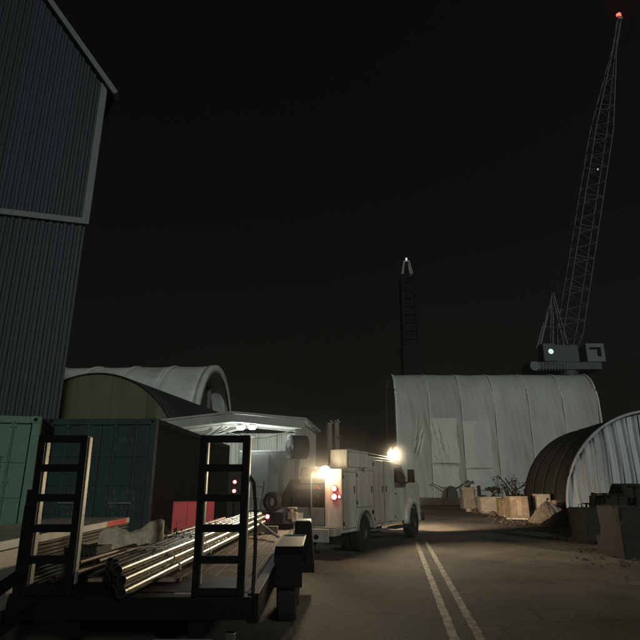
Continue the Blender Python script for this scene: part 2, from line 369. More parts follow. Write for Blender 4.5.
for i in range(6):
    x0 = -CW + i * CW / 6
    m_ = MB(); m_.corr((x0 + .01, CD - .08, 0), (1, 0, 0), (0, 0, 1), (0, -1, 0), CW / 6 - .02, CH - .05, .27, .04); m_.build('back_panel', 'canopy', cp)
m_ = MB(); m_.corr((-CW + .02, 0, 0), (0, 1, 0), (0, 0, 1), (1, 0, 0), CD - .1, CH - .05, .3, .03); m_.build('side_wall', 'canopy', cp)
for yy in (1.3, 2.7, 4.1):
    m_ = MB(); m_.bar((-.1, yy, CH - .12), (-CW / 2, yy, CP - .14), .09, .16); m_.bar((-CW / 2, yy, CP - .14), (-CW + .1, yy, CH - .12), .09, .16); m_.build('rafter', 'canopy', cp)
for yy, x0, x1 in ((1.1, -3.8, -5.0), (2.1, -3.4, -5.6)):
    m_ = MB(); m_.bar((x0, yy, CH - .1), (x1, yy + .5, CH - .55), .07); m_.bar((x1, yy + .5, CH - .55), (x1 + .9, yy + .2, CH - .05), .06); m_.build('brace', 'canopy', cp)
m_ = MB(); pts = [Vector((-3.9 + 3.6 * t / 12, .25, CH - .33 - .42 * math.sin(math.pi * min(1, t / 12)) * (1 - .2 * t / 12))) for t in range(13)]; m_.tube(pts, .035, 6); m_.build('hanging_cable', 'whitetape', cp)
mcp = Matrix.Translation(cp.location) @ Matrix.Rotation(R(-6), 4, 'Z')
for i, (x, y) in enumerate(((-3.08, .75), (-2.50, .62))):
    lt = thing('ceiling_light', ('left' if i == 0 else 'right') + ' one of the two lit white lights under the canopy roof', 'light', mcp @ Vector((x, y, CH - .12)), R(-6), 'lit ceiling lights under the canopy')
    MB().tube([(0, 0, -.02), (0, 0, .10)], .16, 14).build('housing', 'darkgrey', lt)
    MB().tube([(0, 0, -.16), (0, 0, -.10), (0, 0, -.021)], .13, 16, r2=.22).build('lens', 'lampw', lt)
    p = mcp @ Vector((x, y, CH - .42)); lamp('POINT', 'canopy_lamp', p, 150, (.90, 1, .97), .12)

# grey box trailer parked inside the canopy
gb = thing('box_trailer', 'plain grey box trailer parked under the canopy roof', 'trailer', (PX(268, 25.6, 480), 26.0, 0), R(-6))
MB().box((-1.45, 0, .55), (1.5, 4.2, 3.25)).build('body', 'grey', gb, bevel=.03)
MB().box((-1.35, -.05, .45), (1.35, 0, .62)).build('bumper', 'darkgrey', gb)
MB().box((-1.1, -.012, .7), (-.02, -.002, 3.1)).build('door', 'grey', gb, bevel=.005); MB().box((.02, -.012, .7), (1.1, -.002, 3.1)).build('door', 'grey', gb, bevel=.005)
MB().bar((-.05, -.04, .7), (-.05, -.04, 3.1), .03).build('lock_rod', 'steel', gb)
for xx in (-1.05, 1.05): MB().tube([(xx - .12, 1.2, .42), (xx + .12, 1.2, .42)], .42, 18).build('wheel', 'rubber', gb)
# steel steps left of it
st = thing('access_steps', 'pale steel steps with two treads left of the grey box trailer', 'steps', (PX(250, 21.5, 490), 21.6, 0), R(-6))
for i in range(4): MB().box((-.32, .22 * i, .35 + .42 * i), (.32, .22 * i + .26, .40 + .42 * i)).build('tread', 'steel', st)
for xx in (-.34, .34): MB().bar((xx, -.05, .0), (xx, .95, 1.85), .05, .12).build('stringer', 'steel', st)
dc = thing('tool_locker', 'dark upright tool locker between the container and the steel steps', 'locker', (PX(236, 21.8, 485), 21.8, 0), R(-6))
MB().box((-.36, 0, .05), (.36, .6, 2.35)).build('body', 'darkgrey', dc, bevel=.02)
for xx in (-.18, .18): MB().box((xx - .165, -.015, .12), (xx + .165, -.001, 2.28)).build('door', 'darkgrey', dc, bevel=.006)
MB().box((-.03, -.04, 1.2), (.0, -.016, 1.35)).build('handle', 'steel', dc)
# big drum fan hanging at the right corner of the canopy
fn = thing('drum_fan', 'big dark drum fan mounted at the front right corner post of the canopy', 'fan', (PX(296, 24.2, 447), 24.2, PZ(447, 24.2)), R(-68))
MB().ring((0, -.30, 0), (0, .45, 0), .46, .50, 28).build('housing', 'darkgrey', fn)
MB().tube([(0, -.15, 0), (0, .25, 0)], .12, 14).build('motor', 'darkgrey', fn)
for k in range(5):
    a = 2 * math.pi * k / 5; c_, s_ = math.cos(a), math.sin(a)
    MB().add([(c_ * .1 - s_ * .05, -.05, s_ * .1 + c_ * .05), (c_ * .1 + s_ * .05, .02, s_ * .1 - c_ * .05), (c_ * .43 + s_ * .11, .05, s_ * .43 - c_ * .11), (c_ * .43 - s_ * .11, -.1, s_ * .43 + c_ * .11)], [(0, 1, 2, 3)]).build('blade', 'darkgrey', fn, solid=.01)
m_ = MB()
for q in range(1, 5): m_.ring((0, -.37, 0), (0, -.36, 0), .115 * q - .008, .115 * q, 24)
for k in range(8): a = math.pi * k / 8; m_.bar((-.5 * math.cos(a), -.365, -.5 * math.sin(a)), (.5 * math.cos(a), -.365, .5 * math.sin(a)), .008)
m_.build('grille', 'steel', fn)
MB().box((-.06, -.1, -2.94 + .9), (.06, .1, -.55)).build('bracket', 'darkgrey', fn)
MB().tube([(0, .1, -.5), (0, .1, -PZ(447, 24.2))], .05, 10).build('stand', 'darkgrey', fn)

# ================================================================== CONTAINERS
def container(label, loc, L, mface, mside, rz=0, marks=()):
    """door end faces -y; origin at the front right bottom corner; -x to the left"""
    W, H = 2.44, 2.9
    c = thing('shipping_container', label, 'container', loc, rz)
    for x in (-.07, -W + .07): MB().box((x - .07, -.02, 0), (x + .07, .14, H)).build('door_frame_post', mface, c, bevel=.01)
    m_ = MB(); m_.box((-W + .14, .0, H - .13), (-.14, .12, H)); m_.build('header', mface, c, bevel=.008)
    m_ = MB(); m_.box((-W + .14, .0, 0), (-.14, .12, .15)); m_.build('sill', mface, c, bevel=.008)
    for x in (-.09, -W + .09):
        for z in (.06, H - .06):
            q = MB(); q.box((x - .092, -.035, z - .062), (x + .092, .0, z + .064)); q.build('corner_casting', mface, c, bevel=.008)
            q = MB(); q.tube([(x, -.037, z), (x, -.033, z)], .035, 12); q.build('casting_hole', 'black', c)
    for s in (0, 1):
        x1 = -.16 - s * 1.07; x0 = x1 - 1.05
        d = MB()
        zz = [.17, .86, .90, 1.42, 1.46, 2.02, 2.06, 2.75]
        for a, b in ((.17, .84), (.90, 1.42), (1.48, 2.02), (2.08, 2.75)): d.box((x0, .02, a), (x1, .05, b))
        d.box((x0, .04, .16), (x1, .08, 2.76))
        dr = d.build('door', mface, c, bevel=.008)
        for t in (.3, .74):
            r_ = MB(); xx = x0 + (x1 - x0) * t; r_.tube([(xx, -.012, .12), (xx, -.012, H - .1)], .019, 8)
            for z in (.2, .95, 1.75, 2.7): r_.box((xx - .05, -.02, z), (xx + .05, .02, z + .06))
            rod = r_.build('lock_rod', mface, dr)
        h = MB(); h.box((x0 + .32, -.04, 1.12), (x0 + .80, -.022, 1.16)); h.build('handle', 'steel', dr, bevel=.004)
    # sides and roof
    for x, nx in ((0, 1), (-W, -1)):
        q = MB(); q.corr((x - nx * .045, .14, .15), (0, 1, 0), (0, 0, 1), (nx, 0, 0), L - .2, H - .27, .28, .036); q.build('side_panel', mside, c)
        q = MB(); q.box((x - .035 if nx > 0 else x - .03, .14, 0), (x + .03 if nx < 0 else x + .002, L, .16)); q.build('bottom_rail', mside, c)
        q = MB(); q.box((x - .06 if nx > 0 else x - .0, .14, H - .12), (x + .06 if nx < 0 else x + .002, L, H)); q.build('top_rail', mside, c)
    q = MB(); q.corr((-.06, .14, H - .05), (0, 1, 0), (-1, 0, 0), (0, 0, 1), L - .16, W - .12, .3, .03); q.build('roof_panel', mside, c)
    q = MB(); q.box((-W, L - .06, 0), (0, L, H)); q.build('end_panel', mside, c)
    for (x, z, w_, h_, rows) in marks:
        q = MB()
        for r in range(rows):
            zz = z - r * h_ * 1.5; xx = x
            while xx < x + w_:
                cw = random.uniform(.045, .075); q.box((xx, .012, zz), (xx + cw * .35, .018, zz + h_)); q.box((xx + cw * .35, .012, zz + h_ * random.choice((0, .4, .8))), (xx + cw, .018, zz + h_ * .2 + h_ * random.choice((0, .4, .8)))); xx += cw * 1.5
        o_ = q.build('stencil_mark', 'stencil', c); o_['kind'] = 'stuff'
    return c
tc_ = container('dark teal shipping container with closed doors and shaded side, right of the pale green one', (PX(157, 12, 425), 12.0, .2), 8.6, 'teal', 'tealshade', R(-1.5),
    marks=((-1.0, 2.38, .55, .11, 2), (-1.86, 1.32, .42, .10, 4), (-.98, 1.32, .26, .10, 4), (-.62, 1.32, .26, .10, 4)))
bk = MB(); bk.box((-2.5, .1, -.2), (.05, .45, -.005)); bk.build('timber_block', 'wood', tc_)
bk = MB(); bk.box((-2.5, 5.5, -.2), (.05, 5.9, -.005)); bk.build('timber_block', 'wood', tc_)
container('pale green shipping container at the left edge of the photo, behind the ribbed stack', (PX(42, 10, 417), 10.0, 0), 6.06, 'green', 'tealshade', R(20),
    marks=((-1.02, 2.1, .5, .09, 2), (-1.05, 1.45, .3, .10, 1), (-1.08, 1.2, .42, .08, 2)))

# red plastic barrier between container and trailer
rb = thing('plastic_barrier', 'red plastic water filled barrier beside the teal container', 'barrier', (PX(189, 14.0, 510), 14.0, 0), R(18))
prof = [(-.26, 0), (-.26, .25), (-.12, .55), (-.09, 1.32), (.09, 1.32), (.12, .55), (.26, .25), (.26, 0)]
q = MB(); q.prism([(-.60, a, b) for a, b in prof], (1.2, 0, 0)); q.build('body', 'red', rb, bevel=.02)
for xx in (-.40, 0, .40):
    q = MB(); q.prism([(xx - .05, a * 1.14, b * .96 + .01) for a, b in prof], (.1, 0, 0)); q.build('rib', 'red', rb, bevel=.012)

# ================================================================== STACK OF RIBBED PANELS on the left
A = P(0, 541, 6.6); B = P(128, 515, 11.4); topz = 1.10
d_ = Vector((B.x - A.x, B.y - A.y, 0)); ang = math.atan2(-d_.x, d_.y)
sp = thing('panel_stack', 'low stack of ribbed metal panels with a white and red strip, behind left ramp', 'panel stack', (A.x, A.y, 0), ang)
L0, L1, Wd = -.35, d_.length, 1.35
nlev = 13; z0 = .34; hh = (topz - .11 - z0) / nlev
for i in range(nlev):
    q = MB(); z = z0 + i * hh; off = random.uniform(-.012, .012)
    q.prism([(off, L0, z + .012), (off + .035, L0, z + hh * .5), (off, L0, z + hh - .008), (-Wd, L0, z + hh - .008), (-Wd, L0, z + .012)], (0, L1 - L0 + random.uniform(-.05, .0), 0))
    q.build('panel', 'alu', sp)
q = MB(); q.box((-Wd, L0, topz - .11), (.03, L1, topz - .01)); q.build('top_board', 'alu', sp, bevel=.01)
a = L0; k = 0
while a < L1 - .1:
    b = min(a + .55, L1); red_ = b > L1 - 1.5
    q = MB(); q.box((.0315, a + .001, topz - .105), (.037, b - .001, topz - .015)); q.build('reflective_strip', 'redtape' if red_ and k % 3 else 'whitetape', sp); a = b; k += 1
for yy in (.2, 2.0, 3.8): MB().box((-Wd, yy, 0), (.0, yy + .12, z0)).build('timber_bearer', 'wood', sp)
q = MB(); q.box((.04, -.34, z0), (.05, .75, topz - .12)); q.build('smooth_sheet', 'alu', sp)

# ================================================================== TRAILER
tr = thing('flatbed_trailer', 'black flatbed equipment trailer with wooden deck and raised loading ramps', 'trailer', (-1.67, 5.35, 0))
TW = 1.07; TL = 7.6; DZ = .75
npl = 12; pw = 2 * TW / npl
for i in range(npl):
    x0 = -TW + i * pw
    q = MB(); q.box((x0 + .006, .12, DZ - .05), (x0 + pw - .006, TL - random.uniform(0, .03), DZ + random.uniform(-.006, .004)))
    q.build('plank', 'wood', tr, bevel=.006)
for s in (-1, 1):
    MB().box((s * TW - .05, .0, DZ - .22), (s * TW + .05, TL, DZ + .02)).build('side_rail', 'black', tr, bevel=.006)
    MB().box((s * .55 - .06, .1, DZ - .36), (s * .55 + .06, TL + .6, DZ - .07)).build('main_beam', 'black', tr)
MB().box((-TW, -.12, DZ - .17), (TW, .11, DZ + .01)).build('rear_beam', 'black', tr, bevel=.01)
MB().box((-TW + .06, .115, DZ + .008), (TW - .06, .95, DZ + .014)).build('tail_plate', 'black', tr)
MB().box((-TW, TL, DZ - .2), (TW, TL + .1, DZ + .12)).build('headboard', 'black', tr, bevel=.01)
m_ = MB()
for i in range(14): m_.box((-TW + .05, .5 + i * .52, DZ - .15), (TW - .05, .56 + i * .52, DZ - .055))
m_.build('crossmember', 'black', tr)
m_ = MB(); m_.bar((-.5, TL, .5), (0, TL + 1.9, .5), .1, .12); m_.bar((.5, TL, .5), (0, TL + 1.9, .5), .1, .12); m_.build('drawbar', 'black', tr)
def wheel(parent, x, y, z, r, wd, name='wheel', side=1):
    w_ = MB(); n = 30
    prof = [(r * .58, -wd / 2), (r * .93, -wd / 2), (r, -wd / 2 + .03), (r, wd / 2 - .03), (r * .93, wd / 2), (r * .58, wd / 2)]
    vs = []; fs = []
    for k in range(n):
        a = 2 * math.pi * k / n
        for j, (rr_, o_) in enumerate(prof):
            rr_ = rr_ * (1 - (.018 if (k % 2 and 2 <= j <= 3) else 0)); vs.append((o_, rr_ * math.cos(a), rr_ * math.sin(a)))
    m = len(prof)
    for k in range(n):
        for j in range(m): fs.append((k * m + j, k * m + (j + 1) % m, ((k + 1) % n) * m + (j + 1) % m, ((k + 1) % n) * m + j))
    w_.add(vs, fs, False); o = w_.build(name, 'rubber', parent); o.location = (x, y, z)
    q = MB(); q.ring((-wd * .3, 0, 0), (wd * .42, 0, 0), r * .5, r * .6, 24); q.tube([(-.02, 0, 0), (.05 * side, 0, 0)], r * .52, 24); q.tube([(0, 0, 0), (side * wd * .42, 0, 0)], r * .17, 12)
    for k in range(6): a = k * math.pi / 3; q.tube([(0, r * .3 * math.cos(a), r * .3 * math.sin(a)), (side * .075, r * .3 * math.cos(a), r * .3 * math.sin(a))], .018, 6)
    q.build('rim', 'rim', o)
    return o
for s in (-1, 1):
    for yy in (2.55, 3.45): wheel(tr, s * 1.24, yy, .39, .39, .24, side=s)
    q = MB(); pts = [(1.92, .50), (2.05, .84), (2.2, .93), (3.85, .93), (4.0, .84), (4.12, .50)]
    q.sheet([[Vector((s * 1.09, a, b)) for a, b in pts], [Vector((s * 1.45, a, b)) for a, b in pts]][::s], False)
    q.build('fender', 'black', tr, solid=.012)
    q = MB(); q.bar((s * 1.445, 2.2, .942), (s * 1.445, 3.85, .942), .02, .02); q.bar((s * 1.1, 3.84, .944), (s * 1.45, 3.84, .944), .03, .015); q.build('fender_edge', 'steel', tr)
# upright locker forward of the right fender
q = MB(); q.prism([(1.24, 4.5, .3), (1.24, 4.52, 1.10), (1.52, 4.52, 1.10), (1.58, 4.5, .3)], (0, .5, 0)); lk = q.build('side_locker', 'black', tr, bevel=.02)
MB().box((1.25, 4.50, 1.103), (1.51, 5.03, 1.12)).build('locker_lid', 'steel', lk, bevel=.005)
# ramps
def ramp_(x):
    r = MB(); 
    root = None
    wv, H0, H1 = .40, DZ - .12, 2.155
    for s in (-1, 1):
        q = MB(); q.bar((x + s * wv / 2, -.02, H0), (x + s * wv / 2 + .015, -.10, H1), .064, .10, up=(0, 1, 0)); q_ = q.build('ramp_rail', 'black', tr, bevel=.006)
        q = MB(); q.bar((x + s * wv / 2 + .036, .0, H0 + .22), (x + s * wv / 2 + .051, -.075, H1 - .02), .006, .06, up=(0, 1, 0)); q.build('lit_flange', 'alu', q_)  # pale strip, the floodlight on the rail's side is put into its colour
    for i in range(6):
        z = .79 + i * .266; yy = -.02 - .08 * (z - H0) / (H1 - H0)
        q = MB(); q.box((x - wv / 2 + .025, yy - .025, z - .033), (x + wv / 2 - .015 + .014 * i / 5, yy + .03, z + .033)); q.build('ramp_rung', 'black', tr, bevel=.006)
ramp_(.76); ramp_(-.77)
MB().box((-1.03, -.13, 1.50), (-.985, -.03, 1.66)).build('stop_bracket', 'black', tr, bevel=.006)
MB().bar((-1.01, -.08, DZ), (-1.01, -.09, 1.52), .05, .06).build('stiffener', 'black', tr)
MB().bar((-.99, -.05, .95), (-1.5, -.9, .42), .06, .09).build('ramp_brace', 'black', tr)
MB().bar((-.80, -.05, .72), (-1.05, -.7, .42), .05, .06).build('ramp_brace', 'black', tr)
q = MB(); q.tube([(.99, -.02, 1.80), (1.04, .02, 1.72), (1.06, .06, 1.5), (1.07, .06, 1.1), (1.06, .04, .7)], .017, 8); q.build('ramp_cable', 'rubber', tr)
# low hardware at the tail: plate, latch and jack, mostly lost in the dark
MB().box((.25, -.16, .42), (.75, -.13, .445)).build('step_edge', 'steel', tr)
MB().box((.86, -.19, .40), (.95, -.12, .50)).build('latch', 'chrome', tr, bevel=.01)
MB().tube([(.88, -.2, .33), (.98, -.2, .37)], .013, 8).build('latch_pin', 'chrome', tr)
MB().box((.35, .02, DZ - .06), (.75, .10, DZ + .012)).build('tail_plate', 'alu', tr)
# twin red marker on a post at the front board
mp_ = MB().bar((-.30, TL + .1, DZ), (-.30, TL + .1, 1.86), .05)
mpo = mp_.build('marker_post', 'black', tr)
for zz in (1.57, 1.77):
    MB().tube([(-.30 + .03 * (zz - 1.57), TL + .07, zz), (-.30 + .03 * (zz - 1.57), TL + .02, zz)], .038, 14).build('marker_lamp', 'lampred', mpo)
lamp('POINT', 'marker_glow', (-2.1, 5.35 + TL - .15, 1.65), 2.2, (1, .08, .1), .06)
# diagonal bar and short cross beam at the deck front
MB().bar((.10, TL - .35, DZ + .34), (.93, TL - 2.6, DZ + .06), .035).build('tie_bar', 'steel', tr)
MB().box((.15, TL - 1.1, DZ + .005), (.80, TL - .95, DZ + .14)).build('cross_timber', 'wood', tr, bevel=.008)

# pipes (each could be lifted off)
def pipe(x0, z0, x1, z1, y0, y1, r, m, label, grp):
    q = MB(); a = Vector((x0, y0, z0)); b = Vector((x1, y1, z1)); d = (b - a).normalized()
    q.tube([a, b], r, 18, cap=False); q.tube([b, a], r * .88, 18, cap=False)
    n = 18; up = Vector((0, 0, 1)); xx = d.cross(up).normalized(); yy = xx.cross(d).normalized()
    for e_ in (a, b):
        ci = [e_ + (xx * math.cos(2 * math.pi * k / n) + yy * math.sin(2 * math.pi * k / n)) * rr_ for rr_ in (r, r * .88) for k in range(n)]
        q.add(ci, [(k, (k + 1) % n, n + (k + 1) % n, n + k) for k in range(n)])
    c_ = a + d * .04; q2 = [c_ + (xx * math.cos(2 * math.pi * k / n) + yy * math.sin(2 * math.pi * k / n)) * r * .87 for k in range(n)]
    q.add(q2, [tuple(range(n))])  # black disc inside the mouth, the bore's shade put into colour
    o = q.build('steel_pipe', m); o.data.materials.append(M['black']); o.data.polygons[len(o.data.polygons) - 1].material_index = 1
    tag(o, label, 'pipe', grp)
G1 = 'bright steel pipes bundled on the trailer deck'
ORD = ['rightmost', 'second from right', 'third from right', 'fourth from right', 'fifth from right', 'sixth from right', 'leftmost']
for lev, cnt, nm in ((0, 7, 'bottom'), (1, 6, 'middle'), (2, 4, 'top')):
    for i in range(cnt):
        r = .043; x0 = -1.66 - lev * .050 - i * .092; x1 = -1.20 - lev * .048 - i * .091
        z = DZ + .045 + r + lev * .076; ys = 5.0 + lev * .06 + i * .16 + random.uniform(-.03, .05)
        tt = (ys - 5) / 7.5
        o_ = ORD[i] if i < cnt - 1 else 'leftmost'
        pipe(x0 + (x1 - x0) * tt, z + .11 * tt, x1, z + .11, ys, 12.5 + random.uniform(-.3, .25), r, 'pipe', '%s bright steel pipe in the %s layer of the bundle' % (o_, nm), G1)
G2 = 'thin rusty pipes at the left of the bright bundle'
for i, (dx, dz, nm) in enumerate(((0, 0, 'leftmost thin rusty pipe on the deck'), (.10, .02, 'second thin rusty pipe from the left on the deck'), (.05, .09, 'thin rusty pipe lying across the two leftmost ones'), (.17, .08, 'thin rusty pipe resting against the bright pipe bundle'))):
    pipe(-2.52 + dx, DZ + .10 + dz, -1.97 + dx * .8, DZ + .22 + dz, 5.6 + .2 * i, 12.2 - .3 * i, .03, 'oldpipe', nm, G2)
# straps around the bundle
for yy in (6.3, 7.6, 9.6):
    t = (yy - 5) / 7.5; cx = -1.935 + .46 * t; zc = DZ + .11 * t
    pts = [(-.33, .03), (-.315, .11), (-.19, .265), (0, .28), (.17, .275), (.25, .19), (.335, .08), (.34, .03)]
    q = MB(); rows = [[Vector((cx + a, yy + o_ + a * .35, zc + b + .02)) for a, b in pts] for o_ in (-.022, .022)]
    q.sheet(rows, False); tag(q.build('webbing_strap', 'strap', solid=.006), {6.3: 'webbing strap nearest the ramps over the bright pipes', 7.6: 'webbing strap across the middle of the bright pipes', 9.6: 'webbing strap farthest from the ramps over the bright pipes'}[yy], 'strap', 'straps over the pipe bundle')
for yy in (6.0, 11.5): tag(MB().box((-2.68 + .055 * yy, yy, DZ + .002), (-1.75 + .055 * yy, yy + .1, DZ + .045)).build('timber_bearer', 'wood'), ('near' if yy < 8 else 'far') + ' timber bearer under the bright pipes', 'timber')

# sack / sheet bundle, plastic crate, weeds on the left of the deck
q = MB(); rows = []
rs = random.Random(4); A_, B_ = Vector((-2.72, 7.15, DZ)), Vector((-2.10, 7.75, DZ)); nn_ = Vector((B_.y - A_.y, -(B_.x - A_.x), 0)).normalized()
for i in range(19):
    f = i / 18; c = A_.lerp(B_, f); row = []
    hgt = .36 + .08 * f + .05 * math.sin(f * 9) + rs.uniform(-.012, .012); th = .10 * math.sin(math.pi * min(1, max(0, f))) ** .4
    for j in range(15):
        t_ = j / 14; a_ = math.pi * t_
        k_ = 1 + .12 * math.sin(i * 1.1 + j * 1.9) + rs.uniform(-.05, .05)
        row.append(c + nn_ * (th * math.cos(a_) * 1.3 * k_) + Vector((0, 0, .02 + hgt * math.sin(a_) ** .45)))
    rows.append(row)
q.sheet(rows, False); tag(q.build('folded_sheet', 'sack', solid=.01), 'crumpled tan sacking bundle beside the pipes on the trailer', 'sacking')
ck = thing('plastic_crate', 'small dark mesh crate left of the tan sacking', 'crate', (-2.60, 6.55, DZ + .005), R(-8))
for x in (-.19, .17): MB().box((x, -.16, .0), (x + .02, .16, .30)).build('side_wall', 'darkgrey', ck)
for y in (-.18, .16):
    q = MB()
    for i in range(7): q.box((-.17 + i * .055, y, .02), (-.15 + i * .055, y + .015, .29))
    for z in (0, .09, .18, .27): q.box((-.19, y, z), (.19, y + .016, z + .02))
    q.build('mesh_wall', 'darkgrey', ck)
MB().box((-.17, -.16, .005), (.17, .16, .02)).build('floor', 'darkgrey', ck)
def leaves(mb, c, n, sx, sy, sz, l0, l1, w0=.25):
    for i in range(n):
        p = Vector(c) + Vector((random.gauss(0, sx), random.gauss(0, sy), random.gauss(0, sz)))
        d = Vector((random.gauss(0, 1), random.gauss(0, 1), random.gauss(.3, .8))).normalized(); l = random.uniform(l0, l1)
        s_ = d.cross(Vector((random.random(), random.random(), random.random()))).normalized() * l * w0
        mb.add([p, p + d * l * .5 + s_, p + d * l, p + d * l * .5 - s_], [(0, 1, 2, 3)])
q = MB()
for i in range(22):
    a = random.uniform(0, 6.28); h = random.uniform(.15, .36); p = Vector((-2.05, 8.35, DZ + .02))
    q.tube([p, p + Vector((math.cos(a) * .06, math.sin(a) * .06, h * .7)), p + Vector((math.cos(a) * .2, math.sin(a) * .2, h * .85))], .006, 4)
leaves(q, (-2.05, 8.35, DZ + .2), 60, .1, .1, .07, .05, .11)
tag(q.build('weed_tuft', 'leaf'), 'tuft of pale green weeds between sacking and pipes', 'weed')

# ================================================================== SERVICE TRUCK
tk = thing('service_truck', 'white service truck with tool cabinets, lit floodlights and red tail lights', 'truck', (-.43, 14.70, 0), R(-27))
mtk = Matrix.Translation(tk.location) @ Matrix.Rotation(R(-27), 4, 'Z')
def arc(cy, cz, r, a0, a1, n=14): return [(cy + r * math.cos(R(a0 + (a1 - a0) * i / n)), cz + r * math.sin(R(a0 + (a1 - a0) * i / n))) for i in range(n + 1)]
for s in (-1, 1):
    prof = [(0, .56), (0, 2.1), (.30, 2.12), (.34, 2.60), (1.75, 2.60), (1.80, 2.50), (3.93, 2.47), (3.93, .58), (2.10, .56)] + arc(1.5, .50, .55, 8, 172) + [(.90, .56)]
    if s < 0: prof = [(0, .56), (0, 1.02), (3.93, 1.25), (3.93, .58), (2.10, .56)] + arc(1.5, .50, .55, 8, 172) + [(.90, .56)]
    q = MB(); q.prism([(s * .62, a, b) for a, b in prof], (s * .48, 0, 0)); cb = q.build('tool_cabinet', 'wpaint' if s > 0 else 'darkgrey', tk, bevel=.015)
    # doors stand proud of the cabinet side
    for (a, b, c0, c1, hd) in () if s < 0 else ((.07, .86, .66, 2.02, 1), (.40, 1.72, 2.16, 2.54, 0), (.93, 2.08, 1.14, 2.08, 1), (2.14, 2.94, .66, 2.40, 1), (3.0, 3.86, .66, 2.40, 2)):
        q = MB(); q.box((s * 1.101, a, c0), (s * 1.118, b, c1)); dr = q.build('cabinet_door', 'wpaint', cb, bevel=.01)
        MB().box((s * 1.1, a - .014, c0 - .014), (s * 1.1035, b + .014, c1 + .014)).build('door_seal', 'truckseal', cb)
        for hz_ in ((c0 + .12, c1 - .12) if hd else ()): MB().box((s * 1.101, (a if hd == 1 else b) - .03, hz_ - .045), (s * 1.124, (a if hd == 1 else b) + .03, hz_ + .045)).build('hinge', 'truckseal', cb)
        if hd: 
            yy = b - .12 if hd == 1 else a + .12
            q = MB(); q.box((s * 1.119, yy - .035, 1.50), (s * 1.126, yy + .035, 1.68)); q.build('latch', 'black', cb, bevel=.006)
    q = MB(); pts = arc(1.5, .50, .56, 5, 175); q.sheet([[Vector((s * 1.09, a, b)) for a, b in pts], [Vector((s * 1.135, a, b)) for a, b in pts]][::s], True); q.sheet([[Vector((s * 1.135, a, b)) for a, b in pts], [Vector((s * 1.135, a, b)) for a, b in arc(1.5, .50, .60, 5, 175)]][::s], True); q.build('wheel_arch_lip', 'canopy', cb, solid=.008)
    MB().box((s * .60, .0, .30), (s * 1.08, .015, .56)).build('mud_flap', 'rubber', cb)
# small chrome piece added on the upper door in the shape of a glare
MB().add([(1.13, 1.02, 2.17), (1.13, 1.42, 2.19), (1.16, 1.3, 2.02), (1.13, 1.2, 2.12)], [(0, 1, 2, 3)]).build('glare_piece', 'chrome', tk, solid=.012)
MB().box((-.62, .02, .72), (.62, 3.90, .80)).build('bay_floor', 'darkgrey', tk)
MB().box((-1.0, 3.84, 1.26), (.62, 3.93, 2.2)).build('bay_bulkhead', 'darkgrey', tk)
MB().box((-1.02, -.42, .52), (1.08, -.02, .70)).build('rear_bumper', 'wpaint', tk, bevel=.02)
MB().box((-1.0, -.41, .705), (1.06, -.03, .715)).build('bumper_tread', 'steel', tk)
q = MB(); q.box((.30, -.46, .38), (.95, -.425, .68)); q.build('hitch_plate', 'canopy', tk, bevel=.02)
MB().tube([(.62, -.48, .50), (.62, -.461, .50)], .06, 14).build('hitch_hole', 'black', tk)
MB().box((-.60, -.01, .72), (.60, .03, 1.15)).build('tailgate', 'grey', tk, bevel=.01)
MB().box((-.30, -.02, .86), (.0, -.012, 1.02)).build('number_plate', 'whitetape', tk)
MB().tube([(1.04, .42, 2.625), (1.04, 3.85, 2.52)], .018, 8).build('top_rail', 'steel', tk)
for yy in (.5, 1.6, 2.7, 3.8): MB().tube([(1.04, yy, 2.46), (1.04, yy, 2.62 - .03 * (yy - .5))], .012, 6).build('rail_post', 'steel', tk)
MB().tube([(1.119, 2.0, .98), (1.13, 2.0, .98)], .055, 16).build('filler_cap', 'black', tk)
for yy in (.12, 2.5): MB().box((1.119, yy, .70), (1.126, yy + .12, .74)).build('side_marker', 'redtape', tk)
for yy in (2.3, 2.9, 3.5): MB().box((1.119, yy, .60), (1.123, yy + .28, .635)).build('reflector_strip', 'whitetape', tk)
MB().tube([(1.0, 4.2, 2.45), (1.02, 4.15, 3.25)], .006, 5).build('aerial', 'black', tk)
# welder / compressor and its fittings in the bay
ap_ = MB().box((-.55, .35, .82), (.50, 1.75, 1.75)).build('generator', 'darkgrey', tk, bevel=.05)
MB().box((-.50, .335, .95), (.44, .348, 1.6)).build('control_panel', 'black', ap_)
for i in range(3): MB().tube([(-.3 + i * .28, .32, 1.42), (-.3 + i * .28, .334, 1.42)], .035, 12).build('gauge', 'darkgrey', ap_)
MB().tube([(-.55, 1.0, 1.95), (.45, 1.0, 1.95)], .24, 20).build('air_tank', 'darkgrey', tk)
MB().prism([(-.95, a, b) for a, b in ((.5, 1.1), (.45, 1.45), (.9, 1.85), (2.4, 1.9), (2.6, 1.2))], (.36, 0, 0)).build('tarped_gear', 'darkgrey', tk, bevel=.06)
q = MB(); q.ring((-.86, -.03, 1.28), (-.86, -.13, 1.28), .19, .25, 24); q.ring((-.86, -.17, 1.28), (-.86, -.19, 1.28), .10, .25, 24); hr = q.build('hose_reel', 'darkgrey', tk)
MB().ring((-.86, -.02, 1.28), (-.86, -.16, 1.28), .14, .20, 20).build('hose', 'rubber', hr)
for i, (x, y) in enumerate(((.24, 1.1), (.50, 1.0))):
    q = MB(); zt2 = 3.40; q.tube([(x, y, 1.7), (x, y, zt2)], .07, 12); es = q.build('exhaust_stack', 'grey', tk)
    MB().tube([(x, y - .02, zt2 + .01), (x + .03, y + .02, zt2 + .05)], .07, 12).build('rain_cap', 'chrome', es)
MB().box((.53, .93, 2.92), (.60, .99, 3.0)).build('bracket', 'chrome', tk, bevel=.01)
